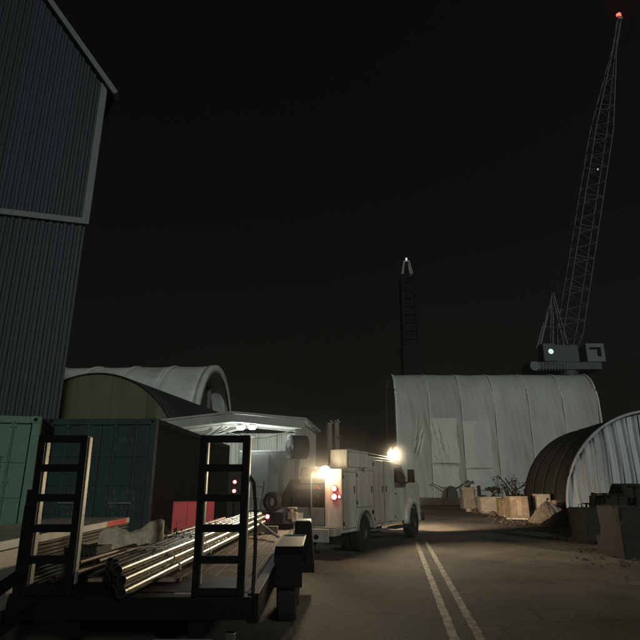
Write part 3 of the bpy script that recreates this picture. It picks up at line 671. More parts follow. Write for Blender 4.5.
# dangling gear lit by the left side flood
q = MB(); q.box((-.42, -.10, 1.1), (-.16, -.02, 1.16)); q.bar((-.3, -.08, 1.1), (-.22, -.08, .80), .09); q.box((-.40, -.12, .86), (-.12, -.04, 1.04)); q.build('hanging_gear', 'sack', tk, bevel=.02)
MB().bar((.25, -.03, 1.0), (.25, -.03, 2.0), .03).build('guard_rail', 'steel', tk); MB().bar((.42, -.05, 1.68), (.52, -.05, 1.60), .03).build('door_stay', 'chrome', tk)
# tail lights on the right pillar and one low on the left
for (x, z, r) in ((.90, 1.62, .068), (.90, 1.42, .07), (1.045, 1.42, .035)):
    o = MB().tube([(x, -.02, z), (x, -.05, z)], r, 18).build('tail_light', 'lampred', tk)
    MB().ring((x, -.001, z), (x, -.035, z), r + .002, r + .014, 18).build('bezel', 'black', o)
o = MB().tube([(-.80, -.43, .93), (-.80, -.46, .93)], .05, 16).build('tail_light', 'lampred', tk)
MB().box((-.86, -.43, .70), (-.74, -.40, .99)).build('light_bracket', 'darkgrey', tk)
lamp('POINT', 'tail_glow', mtk @ Vector((.95, -.25, 1.5)), 1.6, (1, .07, .07), .08)
lamp('POINT', 'tail_glow', mtk @ Vector((-.80, -.55, .93)), .5, (1, .06, .12), .05)
# cab and bonnet
cprof = [(3.98, .60), (3.98, 2.42), (4.25, 2.50), (5.0, 2.48), (5.42, 1.98), (6.7, 1.84), (6.92, 1.7), (6.95, .72), (6.50, .70)] + arc(5.9, .52, .60, 12, 168) + [(5.2, .60)]
q = MB(); q.prism([(-.97, a, b) for a, b in cprof], (1.94, 0, 0)); cab = q.build('cab', 'wpaint', tk, bevel=.04)
for s in (-1, 1):
    MB().prism([(s * .972, a, b) for a, b in ((4.10, 1.62), (4.10, 2.34), (4.95, 2.34), (5.32, 1.86), (5.28, 1.62))], (s * .006, 0, 0)).build('side_window', 'glass', cab)
    MB().prism([(s * .972, a, b) for a, b in ((4.06, .72), (4.06, 1.58), (5.26, 1.58), (5.20, .9), (5.12, .72))], (s * .012, 0, 0)).build('cab_door', 'wpaint', cab, bevel=.01)
    MB().box((s * .985, 4.2, 1.42), (s * 1.0, 4.36, 1.46)).build('door_handle', 'black', cab)
    pts = arc(5.9, .52, .61, -2, 182, 18)
    q = MB(); q.sheet([[Vector((s * .96, a, b)) for a, b in pts], [Vector((s * 1.10, a, b)) for a, b in pts]][::s]); q.sheet([[Vector((s * 1.10, a, b)) for a, b in pts], [Vector((s * 1.06, a, b)) for a, b in arc(5.9, .52, .74, -2, 182, 18)], [Vector((s * .96, a, b)) for a, b in arc(5.9, .52, .82, -2, 182, 18)]][::s])
    q.build('front_wing', 'wpaint', cab, solid=.012)
    MB().bar((s * .96, 5.18, 1.75), (s * 1.36, 5.10, 1.85), .04).build('mirror_arm', 'black', cab)
    MB().box((s * 1.28 - .12, 5.05, 1.78), (s * 1.28 + .12, 5.13, 2.20)).build('mirror', 'black', cab, bevel=.03)
    MB().box((s * .90 - .14, 4.05, .40), (s * .95 + .12, 5.15, .46)).build('running_board', 'darkgrey', tk, bevel=.01)
    hl = MB().box((s * .72 - .16, 6.955, 1.05), (s * .72 + .16, 6.985, 1.32)).build('headlight', 'lamphead', cab, bevel=.02)
    p = mtk @ Vector((s * .72, 7.1, 1.15)); lamp('SPOT', 'headlight_beam', p, 3300, (1, .76, .52), .08, aim=mtk @ Vector((-.5 + s * 1.0, 26, .2)), angle=70, blend=1)
MB().prism([(-.80, a, b) for a, b in ((5.04, 2.44), (5.44, 1.99), (5.46, 2.0), (5.06, 2.455))], (1.6, 0, 0)).build('windscreen', 'glass', cab)
MB().box((-1.05, 6.96, .50), (1.05, 7.18, .78)).build('front_bumper', 'darkgrey', tk, bevel=.03)
MB().box((-.5, 6.96, .9), (.5, 6.98, 1.5)).build('grille', 'darkgrey', cab)
for s in (-1, 1):
    wheel(tk, s * .93, 1.5, .48, .48, .26, side=s); wheel(tk, s * .64, 1.5, .48, .48, .26, side=s); wheel(tk, s * .93, 5.9, .48, .48, .28, side=s)
    MB().box((s * .42 - .04, .1, .52), (s * .42 + .04, 6.6, .70)).build('chassis_rail', 'black', tk)
MB().tube([(.55, 2.4, .52), (.55, 3.6, .52)], .22, 16).build('fuel_tank', 'darkgrey', tk)
MB().tube([(-.9, 1.5, .48), (.9, 1.5, .48)], .07, 10).build('axle', 'black', tk)
MB().bar((.8, 2.3, .47), (.98, 3.7, .44), .05).build('side_step', 'steel', tk)
# floodlights
def flood(parent, p, d, r, m='lampwarm'):
    p = Vector(p); d = Vector(d).normalized()
    h = MB().tube([p - d * .12, p], r * .6, 18, r2=r * 1.05).build('floodlight', 'black', parent)
    MB().tube([p, p + d * .02], r, 20).build('lens', m, h)
inv = mtk.inverted()
f1 = Vector((.64, -.02, 2.02)); f2 = Vector((1.02, 3.95, 2.66))
def todir(fl, tgt): return (inv @ Vector(tgt) - fl).normalized()
flood(tk, f1, todir(f1, (-.4, 2, 1.5)), .15); flood(tk, f2, todir(f2, (.8, 3, 1.4)), .105)
MB().bar((.64, .10, 2.02), (.72, .22, 2.02), .05).build('lamp_arm', 'black', tk); MB().bar((1.0, 3.98, 2.44), (1.0, 4.0, 2.62), .05).build('lamp_arm', 'black', tk)
d1 = todir(f1, (-1.0, 5, .6))
p1 = mtk @ (f1 + d1 * .06); p2 = mtk @ (f2 + todir(f2, (1.5, 5, .3)) * .08)
lamp('SPOT', 'flood_beam', p1, 640, (1, .80, .50), .11, aim=(-2.9, 8, .9), angle=72, blend=1)
lamp('SPOT', 'flood_beam', p2, 900, (1, .82, .56), .09, aim=(6.6, 11, .0), angle=140, blend=1)

lamp('POINT', 'flood_glow', mtk @ (f1 + todir(f1, (-.4, 2, 1.5)) * .22), 34, (1, .80, .52), .08)
lamp('POINT', 'flood_glow', mtk @ (f2 + todir(f2, (.8, 3, 1.4)) * .16), 16, (1, .78, .46), .06)

# ================================================================== BIG FABRIC SHED
SY = 80.0; xl = PX(396.5, SY, 420); xr = PX(601, SY, 420)
sh = thing('fabric_shed', 'huge pale grey fabric clad shed with vertical seams at the end of the road', 'shed', (0, SY, 0), 0)
zr = PZ(374.5, SY + 3.6)
# section in depth: straight wall then a curved shoulder up to the ridge
sec = [(0, 0), (0, 3), (0, 6), (0, 9), (0, 11.0), (0, 13.0)]
for i in range(1, 13):
    a = R(90 * i / 12); sec.append((4.2 * (1 - math.cos(a)), 13.0 + (zr - 13.0) * math.sin(a)))
edges = [397, 430, 462, 495, 529, 563, 598]
ex = [xl + (xr - xl) * (p - 397) / 201 for p in edges]
def wr(x, z):
    """folds in the cladding"""
    d = 0
    d += .30 * math.exp(-((x - (PX(419, SY) + (z - 8) * .14)) / .30) ** 2) * math.exp(-((z - 8.2) / 2.6) ** 2) * math.cos((x - z * .14) * 11)
    d += .34 * math.exp(-((x - (PX(441, SY) - (z - 8) * .22)) / .75) ** 2) * math.exp(-((z - 8.2) / 3.2) ** 2) * math.cos((x + z * .22) * 8)
    return d
for i in range(6):
    m_ = MB(); rows = []; nx = 36
    fine = []
    for k in range(len(sec) - 1):
        for t in range(4): f = t / 4; fine.append((sec[k][0] + (sec[k + 1][0] - sec[k][0]) * f, sec[k][1] + (sec[k + 1][1] - sec[k][1]) * f))
    fine.append(sec[-1])
    for (yy, zz) in fine:
        row = []
        for j in range(nx + 1):
            f = j / nx; xx = ex[i] + (ex[i + 1] - ex[i]) * f
            sag = (.30 - .20 * min(1, max(0, (zz - 7) / 6))) * math.sin(math.pi * f) ** .8 + .05 * math.sin(zz * 1.1 + i * 2 + f * 5) + .035 * math.sin(xx * 3.1 + 1.7 * math.sin(zz * .45 + i)) * (.5 + .5 * math.sin(zz * .5 + xx)) + .02 * math.sin(xx * 7.3 + zz * .9) - (wr(xx, zz) if zz < 15 else 0)
            row.append(Vector((xx, yy + sag, zz - (sag * .4 if zz > 11 else 0))))
        rows.append(row)
    m_.sheet(rows); m_.build('fabric_panel', 'fabric', sh)
    m_ = MB(); m_.tube([Vector((ex[i], yy - .03, zz)) for yy, zz in sec], .09 if i else .16, 8); m_.build('seam_rib', 'fabric2', sh)
m_ = MB(); m_.tube([Vector((ex[6], yy - .03, zz)) for yy, zz in sec], .16, 8); m_.build('seam_rib', 'fabric2', sh)
full = [(a, b) for a, b in sec] + [(12 - a, b) for a, b in sec[::-1][1:]]
m_ = MB(); m_.sheet([[Vector((x_, 12 - a, b)) for a, b in sec] for x_ in (ex[0], ex[6])]); m_.build('rear_cladding', 'fabric', sh)
for x_ in (ex[0] + .1, ex[6] - .1): MB().prism([Vector((x_, a + .35, max(0, b - .35))) for a, b in full], (.05, 0, 0)).build('end_wall', 'fabric', sh)
# pale translucent panels behind a taut frame
for (a, b, c, d) in ((434, 461, 418, 463), (467, 495, 421, 468), (468, 496, 470, 490), (434, 460, 466, 487)):
    x0, x1 = PX(a, SY), PX(b, SY); z1, z0 = PZ(c, SY), PZ(d, SY)
    m_ = MB(); n = 14
    m_.sheet([[Vector((x0 + (x1 - x0) * j / n + (.10 * math.sin(k * .5 + a) + .05 * math.sin(k * 2.1)) * (1 if j == n else 0), -.035 - wr(x0 + (x1 - x0) * j / n, z0 + (z1 - z0) * k / n) * .8 - .02 * math.sin(j * 1.3 + k), z0 + (z1 - z0) * k / n)) for j in range(n + 1)] for k in range(n + 1)])
    m_.build('pale_patch', 'fabric3', sh)
m_ = MB(); m_.bar((PX(431, SY), -.45, PZ(483, SY)), (PX(448, SY), -.7, .9), .10); m_.build('guy_strut', 'darkgrey', sh)
m_ = MB(); m_.bar((PX(463, SY), -.45, PZ(484, SY)), (PX(451, SY), -.7, .9), .14); m_.build('guy_strut', 'black', sh)
m_ = MB(); m_.prism([(PX(445, SY), -1.2, .0), (PX(446, SY), -1.2, .9), (PX(449, SY), -1.2, 1.6), (PX(452, SY), -1.2, 1.5), (PX(455, SY), -1.2, .8), (PX(456, SY), -1.2, 0)], (0, 1.0, 0)); m_.build('strut_foot', 'darkgrey', sh)
for (a, b) in (((423, 424), (417, 440)), ((421, 434), (415, 455)), ((424, 431), (418, 458)), ((436, 424), (448, 462)), ((439, 428), (446, 452)), ((440, 424), (453, 458)), ((432, 452), (441, 463)), ((431, 466), (438, 474)), ((434, 464), (441, 480)), ((476, 421), (468, 432))):
    pa, pb = P(*a, SY), P(*b, SY); pts = []
    for k in range(9):
        f = k / 8; p = pa.lerp(pb, f) - Vector((0, SY, 0)); p.x += .12 * math.sin(f * 3.1); p.y = -.05 - wr(p.x, p.z); pts.append((p, math.sin(math.pi * f)))
    q = MB(); q.sheet([[p + Vector((o_ * s_ * .16, -(.16 * s_ if o_ == 0 else 0) + .02, 0)) for o_ in (-1, -.4, 0, .4, 1)] for p, s_ in pts]); q.build('fold', 'fabric2', sh)
# low wall in front of the shed
lw = MB(); lw.box((PX(408, 51), 51, 0), (PX(463, 51), 51.5, PZ(498, 51))); tag(lw.build('low_wall', 'dconcrete', bevel=.03), 'low brown concrete wall across the end of the road before the shed', 'wall')

# ================================================================== DARK TOWER with lit cap
TY = 112.0; tx = PX(408, TY, 300); hz = PZ(277, TY); top = PZ(259, TY); hs = PZ(351, TY)
tw = thing('dark_tower', 'tall dark tower with a pale lamp-lit frame on top, behind the shed', 'tower', (tx, TY, 0))
MB().box((-1.9, -1.9, 0), (2.2, 1.9, hs)).build('lower_shaft', 'black', tw)
MB().box((-2.2, -2.0, hs), (2.4, 2.0, hs + .5)).build('platform', 'black', tw)
q = MB()
for a in (-1, 1):
    for b in (-1, 1): q.bar((a * 1.55, b * 1.55, hs + .5), (a * 1.4, b * 1.4, hz), .35)
q.build('corner_leg', 'black', tw)
q = MB(); nn = 9
for i in range(nn):
    z0 = hs + .5 + (hz - hs - .5) * i / nn; z1 = hs + .5 + (hz - hs - .5) * (i + 1) / nn
    for s in (-1, 1): q.bar((-1.5, s * 1.5, z0), (1.5, s * 1.5, z1), .2); q.bar((s * 1.5, -1.5, z1), (s * 1.5, 1.5, z0), .2); q.bar((-1.5, s * 1.5, z1), (1.5, s * 1.5, z1), .2)
q.build('bracing', 'black', tw)
MB().box((-1.2, -1.2, hs + .5), (1.2, 1.2, hz - .2)).build('lift_shaft', 'black', tw)
q = MB()
for a in (-1, 1):
    for b in (-1, 1): q.bar((a * 1.1, b * 1.1, hz), (a * .55, b * .55, top - .8), .26)
q.build('cap_frame', 'canopy', tw); MB().box((-.6, -.6, top - .9), (.6, .6, top - .6)).build('cap_plate', 'canopy', tw)
MB().tube([(0, -.5, top - .6), (0, -.5, top)], .2, 12).build('cap_lamp', 'lampcool', tw)

# ================================================================== CRANE
CY = 104.0; c0 = P(565, 362, CY)
cr = thing('lattice_crane', 'tall lattice boom crane with a red beacon at its tip, behind the shed', 'crane', (c0.x, CY, 0))
L = lambda p: Vector(p) - Vector((c0.x, CY, 0))
dz = PZ(372, CY)
q = MB(); q.tube([(0, 0, 0), (0, 0, dz)], 2.6, 24, r2=2.2); q.build('pedestal', 'crane', cr)
q = MB(); a = L(P(526, 368, CY)); b = L(P(596, 368, CY)); q.box((a.x, -2.4, dz), (b.x, 2.4, dz + 1.5)); q.build('slewing_deck', 'crane', cr, bevel=.1)
q = MB(); q.box((a.x + 4.2, -2.2, dz + 1.5), (b.x - 4.0, 2.2, dz + 5.0)); q.build('machinery_house', 'crane', cr, bevel=.1)
q = MB(); cwx = L(P(581, 355, CY)).x; cwx2 = L(P(599, 355, CY)).x
for (x0, x1, z0, z1) in ((cwx, cwx2, dz + 4.4, dz + 5.2), (cwx, cwx2, dz + 1.6, dz + 2.6), (cwx, cwx + .7, dz + 2.6, dz + 4.4), (cwx2 - .7, cwx2, dz + 2.6, dz + 4.4)): q.box((x0, -2.3, z0), (x1, -1.5, z1))
q.box((cwx + .1, -1.48, dz + 1.6), (cwx2 - .1, 2.0, dz + 5.0)); q.build('counterweight', 'crane_l', cr, bevel=.05)
q = MB(); cx = L(P(538, 355, CY)).x; cx2 = L(P(551, 355, CY)).x; q.box((cx, -2.6, dz + 1.5), (cx2, 0, dz + 5.2)); ca = q.build('operator_cab', 'crane', cr, bevel=.15)
q = MB(); q.tube([(cx + 1.5, -2.64, dz + 3.5), (cx + 1.5, -2.61, dz + 3.5)], .5, 14); q.build('lit_window', 'lampcool', ca)
q = MB()
for i in range(13):
    xx = a.x + (cx2 + 1.6 - a.x) * i / 12; q.bar((xx, -2.5, dz - .3), (xx, -2.5, dz + 1.3), .09)
for zz in (dz + .4, dz + 1.3): q.bar((a.x, -2.5, zz), (cx2 + 1.6, -2.5, zz), .1)
q.build('handrail', 'crane_l', cr)
q = MB(); q.tube([(a.x + .6, -2.9, dz + .6), (a.x + .6, -2.2, dz + .6)], .9, 18); q.build('hook_drum', 'crane_l', cr)
# A-frame mast
mt = L(P(553, 292, CY)); q = MB()
for p_, w_ in ((L(P(540, 346, CY)), .3), (L(P(553, 346, CY)), .22), (L(P(568, 346, CY)), .22)):
    q.bar(p_, mt, w_)
    q.bar(p_ + Vector((0, 1.6, 0)), mt + Vector((0, .6, 0)), w_)
q.build('gantry_frame', 'crane_l', cr)
for f in (.35, .6): 
    pa = L(P(540, 346, CY)).lerp(mt, f); pb = L(P(568, 346, CY)).lerp(mt, f); MB().bar(pa, pb, .12).build('gantry_brace', 'crane', cr)
# boom
TYp = 86.0; base = L(P(567, 350, CY - 1)); tip = L(P(619, 18, TYp)); ax = (tip - base); Lb = ax.length; ad = ax.normalized()
sxv = Vector((1, 0, 0)); sxv = (sxv - ad * sxv.dot(ad)).normalized(); syv = ad.cross(sxv).normalized()
def hw(f):
    if f < .05: return 1.3 + f * 12
    if f < .66: return 1.9 - (f - .05) * .35
    return max(.32, 1.69 - (f - .66) * 5.6) if f < .9 else .34
ns = 44; st_ = [i / ns for i in range(ns + 1)]
def bp(f, a, b): return base + ad * (Lb * f) + sxv * (a * hw(f)) + syv * (b * hw(f) * .75)
for a_, b_ in ((-1, -1), (1, -1), (1, 1), (-1, 1)):
    q = MB(); q.tube([bp(f, a_, b_) for f in st_], .125, 6); q.build('chord', 'crane_l', cr)
q = MB()
for i in range(ns):
    f0, f1 = st_[i], st_[i + 1]; s = 1 if i % 2 else -1
    for b_ in (-1, 1): q.bar(bp(f0, -s, b_), bp(f1, s, b_), .07); q.bar(bp(f0, b_, -s), bp(f1, b_, s), .07)
    if i % 4 == 0:
        for b_ in (-1, 1): q.bar(bp(f0, -1, b_), bp(f0, 1, b_), .1)
q.build('lacing', 'crane', cr)
q = MB(); pa = mt; 
for o_ in (-.4, .4): q.tube([mt + Vector((o_, 0, 0)), bp(.97, 0, 0) + Vector((o_ * .6, 0, 0))], .035, 4)
q.build('pendant_rope', 'crane', cr)
MB().box((tip.x - .5, tip.y - .4, tip.z - .6), (tip.x + .5, tip.y + .4, tip.z + .2)).build('boom_head', 'crane_l', cr)
MB().tube([tip + Vector((.05, 0, .2)), tip + Vector((.05, 0, .95))], .42, 14).build('beacon', 'lampred2', cr)
w1 = bp(.53, -.1, -1.05); MB().tube([w1, w1 + Vector((0, -.2, .1))], .10, 10).build('work_lamp', 'lampcool', cr)
lamp('POINT', 'beacon_glow', Vector((c0.x, CY, 0)) + tip + Vector((0, -1.6, 1.6)), 120, (1, .06, .04), .4)

# ================================================================== RIGHT HAND CURTAIN SHELTER
QY = 27.0; rr = 4.7; knee = .55
qb = thing('curtain_shelter', 'arched shelter at the right edge with dark roof and white curtain end wall', 'shelter', (PX(571.5, QY, 500) + rr, QY, 0), R(-8))
ap = arch_pts(rr, knee, 40)
LQ = 9.4
for i in range(4):
    y0 = LQ * i / 4; y1 = LQ * (i + 1) / 4 - .02
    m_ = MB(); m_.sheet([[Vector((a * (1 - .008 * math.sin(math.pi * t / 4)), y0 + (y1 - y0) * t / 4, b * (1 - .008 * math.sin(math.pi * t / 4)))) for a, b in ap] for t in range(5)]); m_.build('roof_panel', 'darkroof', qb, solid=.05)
m_ = MB(); m_.tube([Vector((a, -.06, b)) for a, b in ap], .07, 8); m_.build('end_hoop', 'curtain', qb)
nc = 17
for i in range(nc):
    a0 = -rr + .12 + i * (2 * rr - .24) / nc; a1 = a0 + (2 * rr - .24) / nc - .015
    m_ = MB(); nj = 14; rows = []
    for k in range(9):
        row = []
        for j in range(nj + 1):
            f = j / nj; xx = a0 + (a1 - a0) * f; ht = arch_h(xx, rr - .12, knee); zb = .35 + .12 * math.sin(i * 2.3 + f * 2)
            zz = zb + (ht - zb) * k / 8
            fold = .13 * (.5 + .5 * math.cos(2 * math.pi * f)) + .035 * math.sin(3 * 2 * math.pi * f + i) * (1 - .5 * k / 8)
            row.append(Vector((xx + .03 * math.sin(k * .8 + i), .22 - fold, zz)))
        rows.append(row)
    m_.sheet(rows[::-1]); m_.build('curtain_strip', 'curtain', qb, solid=.01)

# ================================================================== JUNK ROW, right side
def block(label, cat, name, px0, px1, pyb, pyt, dep, m, rz=0, bev=.04, grp=None):
    """a box whose front foot stands at the given picture points on the ground"""
    v = (320 - pyb) / 540; dy = math.cos(PITCH) - v * math.sin(PITCH); dzz = math.sin(PITCH) + v * math.cos(PITCH); Y = -CAM_Z / dzz * dy
    x0, x1 = PX(px0, Y, pyb), PX(px1, Y, pyb); h = PZ(pyt, Y)
    t = thing(name, label, cat, ((x0 + x1) / 2, Y, 0), rz, grp)
    return t, (x1 - x0) / 2, h, Y
def chunk(x0, x1, y0, y1, z0, z1, amt, seed, n=5):
    """a block with chipped uneven faces"""
    rnd = random.Random(seed); q = MB(); P_ = {}
    def pt(i, j, k):
        if (i, j, k) not in P_:
            e_ = sum(v in (0, n) for v in (i, j, k)); m_ = amt * (.5, .5, 1.3, 2.6)[e_]
            c = Vector(((x0 + x1) / 2, (y0 + y1) / 2, (z0 + z1) / 2)); p = Vector((x0 + (x1 - x0) * i / n, y0 + (y1 - y0) * j / n, z0 + (z1 - z0) * k / n))
            p += (c - p).normalized() * (abs(rnd.gauss(0, 1)) * m_ if e_ > 1 else rnd.uniform(-.5, .5) * m_); 
            if k == 0: p.z = z0
            P_[(i, j, k)] = (len(q.v)); q.v.append(tuple(p))
        return P_[(i, j, k)]
    for a in range(n):
        for b in range(n):
            for f_ in (0, n):
                for quad in ([(f_, a, b), (f_, a + 1, b), (f_, a + 1, b + 1), (f_, a, b + 1)], [(a, f_, b), (a + 1, f_, b), (a + 1, f_, b + 1), (a, f_, b + 1)], [(a, b, f_), (a + 1, b, f_), (a + 1, b + 1, f_), (a, b + 1, f_)]):
                    ids = [pt(*c) for c in quad]; q.f.append(tuple(ids)); q.sm.append(False)
    return q
t, hwid, h, Y = block('pale concrete block with a dark post at its right, leftmost of the junk row', 'concrete block', 'concrete_block', 464, 477, 509, 487, 1, 'concrete')
chunk(-hwid, hwid, 0, 1.2, 0, h, .04, 2, 7).build('block', 'concrete', t); MB().box((-.2, .4, h), (.2, .6, h + .1)).build('lifting_loop', 'rust', t, bevel=.04)
t2 = thing('leaning_post', 'dark upright post between two pale concrete blocks', 'post', (PX(478.5, Y - .6), Y - .6, 0))
MB().bar((0, 0, 0), (.0, .0, h + .1), .22).build('post', 'rust', t2, bevel=.02); MB().box((-.3, -.3, 0), (.3, .3, .08)).build('base_plate', 'rust', t2)
t, hwid, h, Y = block('cream concrete block lit by the headlights, with black scrap on top', 'concrete block', 'concrete_block', 482, 503, 513.5, 496.5, 1, 'concrete')
chunk(-hwid, hwid, 0, 1.1, 0, h, .04, 3, 7).build('block', 'concrete', t); MB().box((-hwid * .9, -.12, 0), (hwid * .95, 0, .25)).build('footing', 'concrete', t, bevel=.03)
for xx in (-hwid * .5, hwid * .5): MB().box((xx - .12, .3, h), (xx + .12, .6, h + .08)).build('lifting_lug', 'rust', t)
def shrub(name, label, base, ht, spread, m, n, stems=5, leaf=.12):
    t = thing(name, label, 'plant', base); q = MB(); tips = []
    for i in range(stems):
        a = random.uniform(0, 6.28); rd_ = random.uniform(.2, 1) * spread; z = ht * random.uniform(.55, 1)
        p = Vector((math.cos(a) * rd_, math.sin(a) * rd_ * .5, z)); q.tube([(0, 0, 0), (p.x * .3, p.y * .3, z * .6), p], .03, 5, r2=.008); tips.append(p)
    q.build('stem', 'rust', t); q = MB()
    for p in tips: leaves(q, p, n, spread * .16, spread * .12, ht * .07, leaf * .5, leaf * 1.3)
    q.build('foliage', m, t); return t
shrub('scrub_plant', 'scraggly black plant with a tufted stalk above the cream block', (PX(497, Y + .5), Y + .45, h), 1.5, .3, 'darkleaf', 16, 2, .14)
shrub('scrub_plant', 'low bushy black plant on the cream block', (PX(493, Y + .5), Y + .6, h), .5, .4, 'darkleaf', 40, 8, .15)
shrub('scrub_plant', 'dark straggly growth above the leftmost pale block', (PX(466, 45), 44, 1.5), .5, .5, 'darkleaf', 26, 6, .12)
shrub('scrub_plant', 'dark bush behind the wooden crates', (PX(513, 36), 36.5, 0), 2.1, .6, 'darkleaf', 30, 8, .14)
# bent scrap rods behind the crates
q = MB(); y_ = 36.0
for a, b, c in (((505, 478), (512, 488), (520, 492)), ((520, 488), (530, 478), (545, 480)), ((512, 492), (527, 484), (548, 478)), ((498, 476), (506, 484), (512, 494))):
    q.tube([P(*a, y_), P(*b, y_ + .3), P(*c, y_)], .035, 6)
q.bar(P(514, 516, y_), P(516, 486, y_), .1); q.bar(P(536, 516, y_), P(534, 482, y_), .1)
tag(q.build('scrap_rods', 'rust'), 'bent rusty rods and uprights behind the wooden crates', 'scrap', kind='stuff')
# crates
def crate(label, px0, px1, pyb, pyt, dep, rz=0, m='crate'):
    t, hw_, h, Y = block(label, 'crate', 'wooden_crate', px0, px1, pyb, pyt, dep, m, rz, grp='wooden crates in the junk row')
    n = max(3, round(2 * hw_ / .26)); bw = 2 * hw_ / n
    MB().box((-hw_ + .03, .03, .02), (hw_ - .03, dep - .03, h - .03)).build('box', m, t)
    for i in range(n): MB().box((-hw_ + i * bw + .018, 0, .1), (-hw_ + (i + 1) * bw - .018, .028, h - .05)).build('board', m, t, bevel=.005)
    k = max(3, round(dep / .28))
    for s in (-1, 1):
        for i in range(k): MB().box((s * hw_ - .028, i * dep / k + .008, .1), (s * hw_ + .028 * (1 if s > 0 else 0) + .0, (i + 1) * dep / k - .008, h - .05)).build('board', m, t)
    for z in (.12, h - .16): MB().box((-hw_, -.035, z), (hw_, -.002, z + .11)).build('batten', m, t, bevel=.005)
    MB().box((-hw_ - .02, -.04, h - .02), (hw_ + .02, dep + .02, h + .03)).build('lid', m, t)
    return t, Y, h
crate('small wooden crate standing left of the large one, at the cream block', 504, 512, 517, 499, .9, R(4))
t, Yc, hc = crate('large warm lit wooden crate with closed lid, in the middle of the junk row', 512, 529.5, 520, 497, 1.1, R(-4))
q = MB(); 
for i in range(7): q.box((PX(503 + i * 3.6, 38), 37.4, 0), (PX(505 + i * 3.6, 38), 37.6, random.uniform(1.0, 1.5)))
tag(q.build('picket_panel', 'rust'), 'broken dark pickets standing behind the wooden crates', 'fence panel')
# white cabinet
t, hw_, h, Y = block('white upright metal cabinet with a dark vent, right of the wooden crates', 'cabinet', 'metal_cabinet', 539.5, 553, 519.5, 494, .8, 'wpaint', R(-5))
MB().box((-hw_, 0, .05), (hw_, .8, h)).build('body', 'concrete', t, bevel=.03)
MB().box((-hw_ + .05, -.02, .12), (hw_ - .05, -.002, h - .08)).build('door', 'concrete', t, bevel=.01)
MB().box((hw_ * .35, -.03, h - .30), (hw_ * .65, -.021, h - .2)).build('vent', 'black', t)
# dark gap object
t = thing('rusty_drum', 'dark rusty drum in the gap between crate and white cabinet', 'drum', (PX(534, 33.5), 33.5, 0))
q = MB(); q.tube([(0, 0, 0), (0, 0, 1.25)], .36, 20); q.build('body', 'rust', t)
for z in (.02, .42, .83, 1.23): MB().ring((0, 0, z), (0, 0, z + .035), .355, .378, 20).build('hoop', 'rust', t)
# timber on the ground before the crates
for i, (a, b, c, d, l) in enumerate(((508, 520, 530, 521.5, 'broken light plank lying before the large crate'), (528, 521, 541, 517, 'short pale board on the ground by the white cabinet'), (484, 514, 500, 516, 'thin pale board lying below the cream block'))):
    def gp(px, py):
        v = (320 - py) / 540; dy = math.cos(PITCH) - v * math.sin(PITCH); dzz = math.sin(PITCH) + v * math.cos(PITCH); Y = -CAM_Z / dzz * dy
        return Vector((PX(px, Y, py), Y, .07))
    q = MB(); q.bar(gp(a, b), gp(c, d) + Vector((0, 0, .05)), .22, .07); tag(q.build('loose_board', 'concrete'), l, 'board', 'loose boards in front of the junk row')
rs2 = random.Random(7)
for i in range(15):
    px_ = 470 + i * 6.2 + rs2.uniform(-2, 2); pb = 512.5 + (px_ - 470) * .12 + rs2.uniform(-1, 1.2)
    c = gp(px_, pb); r_ = rs2.uniform(.12, .26); n_ = 9; vs = []
    for a_ in range(4):
        zz_ = (0, .45, .8, .98)[a_]; k_ = (1, 1.05, .75, .3)[a_]
        vs += [Vector((math.cos(2 * math.pi * j / n_) * r_ * k_ * rs2.uniform(.75, 1.2), math.sin(2 * math.pi * j / n_) * r_ * k_ * rs2.uniform(.7, 1.1), r_ * zz_ * 1.3)) for j in range(n_)]
    q = MB(); q.add(vs, [(a_ * n_ + j, a_ * n_ + (j + 1) % n_, (a_ + 1) * n_ + (j + 1) % n_, (a_ + 1) * n_ + j) for a_ in range(3) for j in range(n_)] + [tuple(range(3 * n_, 4 * n_))])
    o = q.build('rubble_stone', ('concrete', 'dconcrete', 'tarp')[i % 3]); o.location = (c.x, c.y, 0)
    tag(o, '%s stone in the junk row, %s' % (('pale', 'brown', 'grey')[i % 3], ('leftmost, below the dark post block', 'second from left, below the dark post', 'third from left, below the dark post', 'just left of the cream block', 'below the left half of the cream block', 'below the right half of the cream block', 'before the small wooden crate', 'at the left corner of the large crate', 'before the middle of the large crate', 'at the right corner of the large crate', 'in the gap right of the large crate', 'left of the pointed tarp', 'below the peak of the pointed tarp', 'right of the pointed tarp', 'rightmost, before the low dark heap')[i]), 'stone', 'small stones along the junk row')
# tarp covered heap
def heap(name, label, c, rx, ry, h, m, seed, cat='heap'):
    rnd = random.Random(seed); q = MB(); rows = []; nr, na = 14, 40
    ph = [rnd.uniform(0, 6.28) for _ in range(6)]
    for i in range(nr + 1):
        f = i / nr; row = []
        for j in range(na):
            a = 2 * math.pi * j / na; k = 1 + .14 * math.sin(3 * a + ph[0]) + .1 * math.sin(5 * a + ph[1]) + .05 * math.sin(9 * a + ph[2])
            zz = h * (1 - f ** 1.25) * (1 + .12 * math.sin(4 * a + ph[3]) * f) + rnd.uniform(-.055, .055) * h + .07 * h * math.sin(11 * a + ph[4]) * f * (1 - f) * 3 + .05 * h * math.sin(17 * a + 5 * f + ph[5]) * (1 - f)
            row.append(Vector((rx * f * k * math.cos(a), ry * f * k * math.sin(a), max(-.02, zz))))
        row.append(row[0]); rows.append(row)
    q.sheet(rows, False); o = q.build(name, m); o.location = c; return tag(o, label, cat)
heap('tarp_heap', 'pointed grey brown tarp covered heap right of the white cabinet', (PX(547, 27.5, 525), 27.2, 0), 1.0, .9, .95, 'tarp', 3)
heap('tarp_heap', 'low dark heap of rubble in front of the curtain shelter', (PX(570, 25, 525), 24.8, 0), 1.3, .9, .75, 'rust', 8)
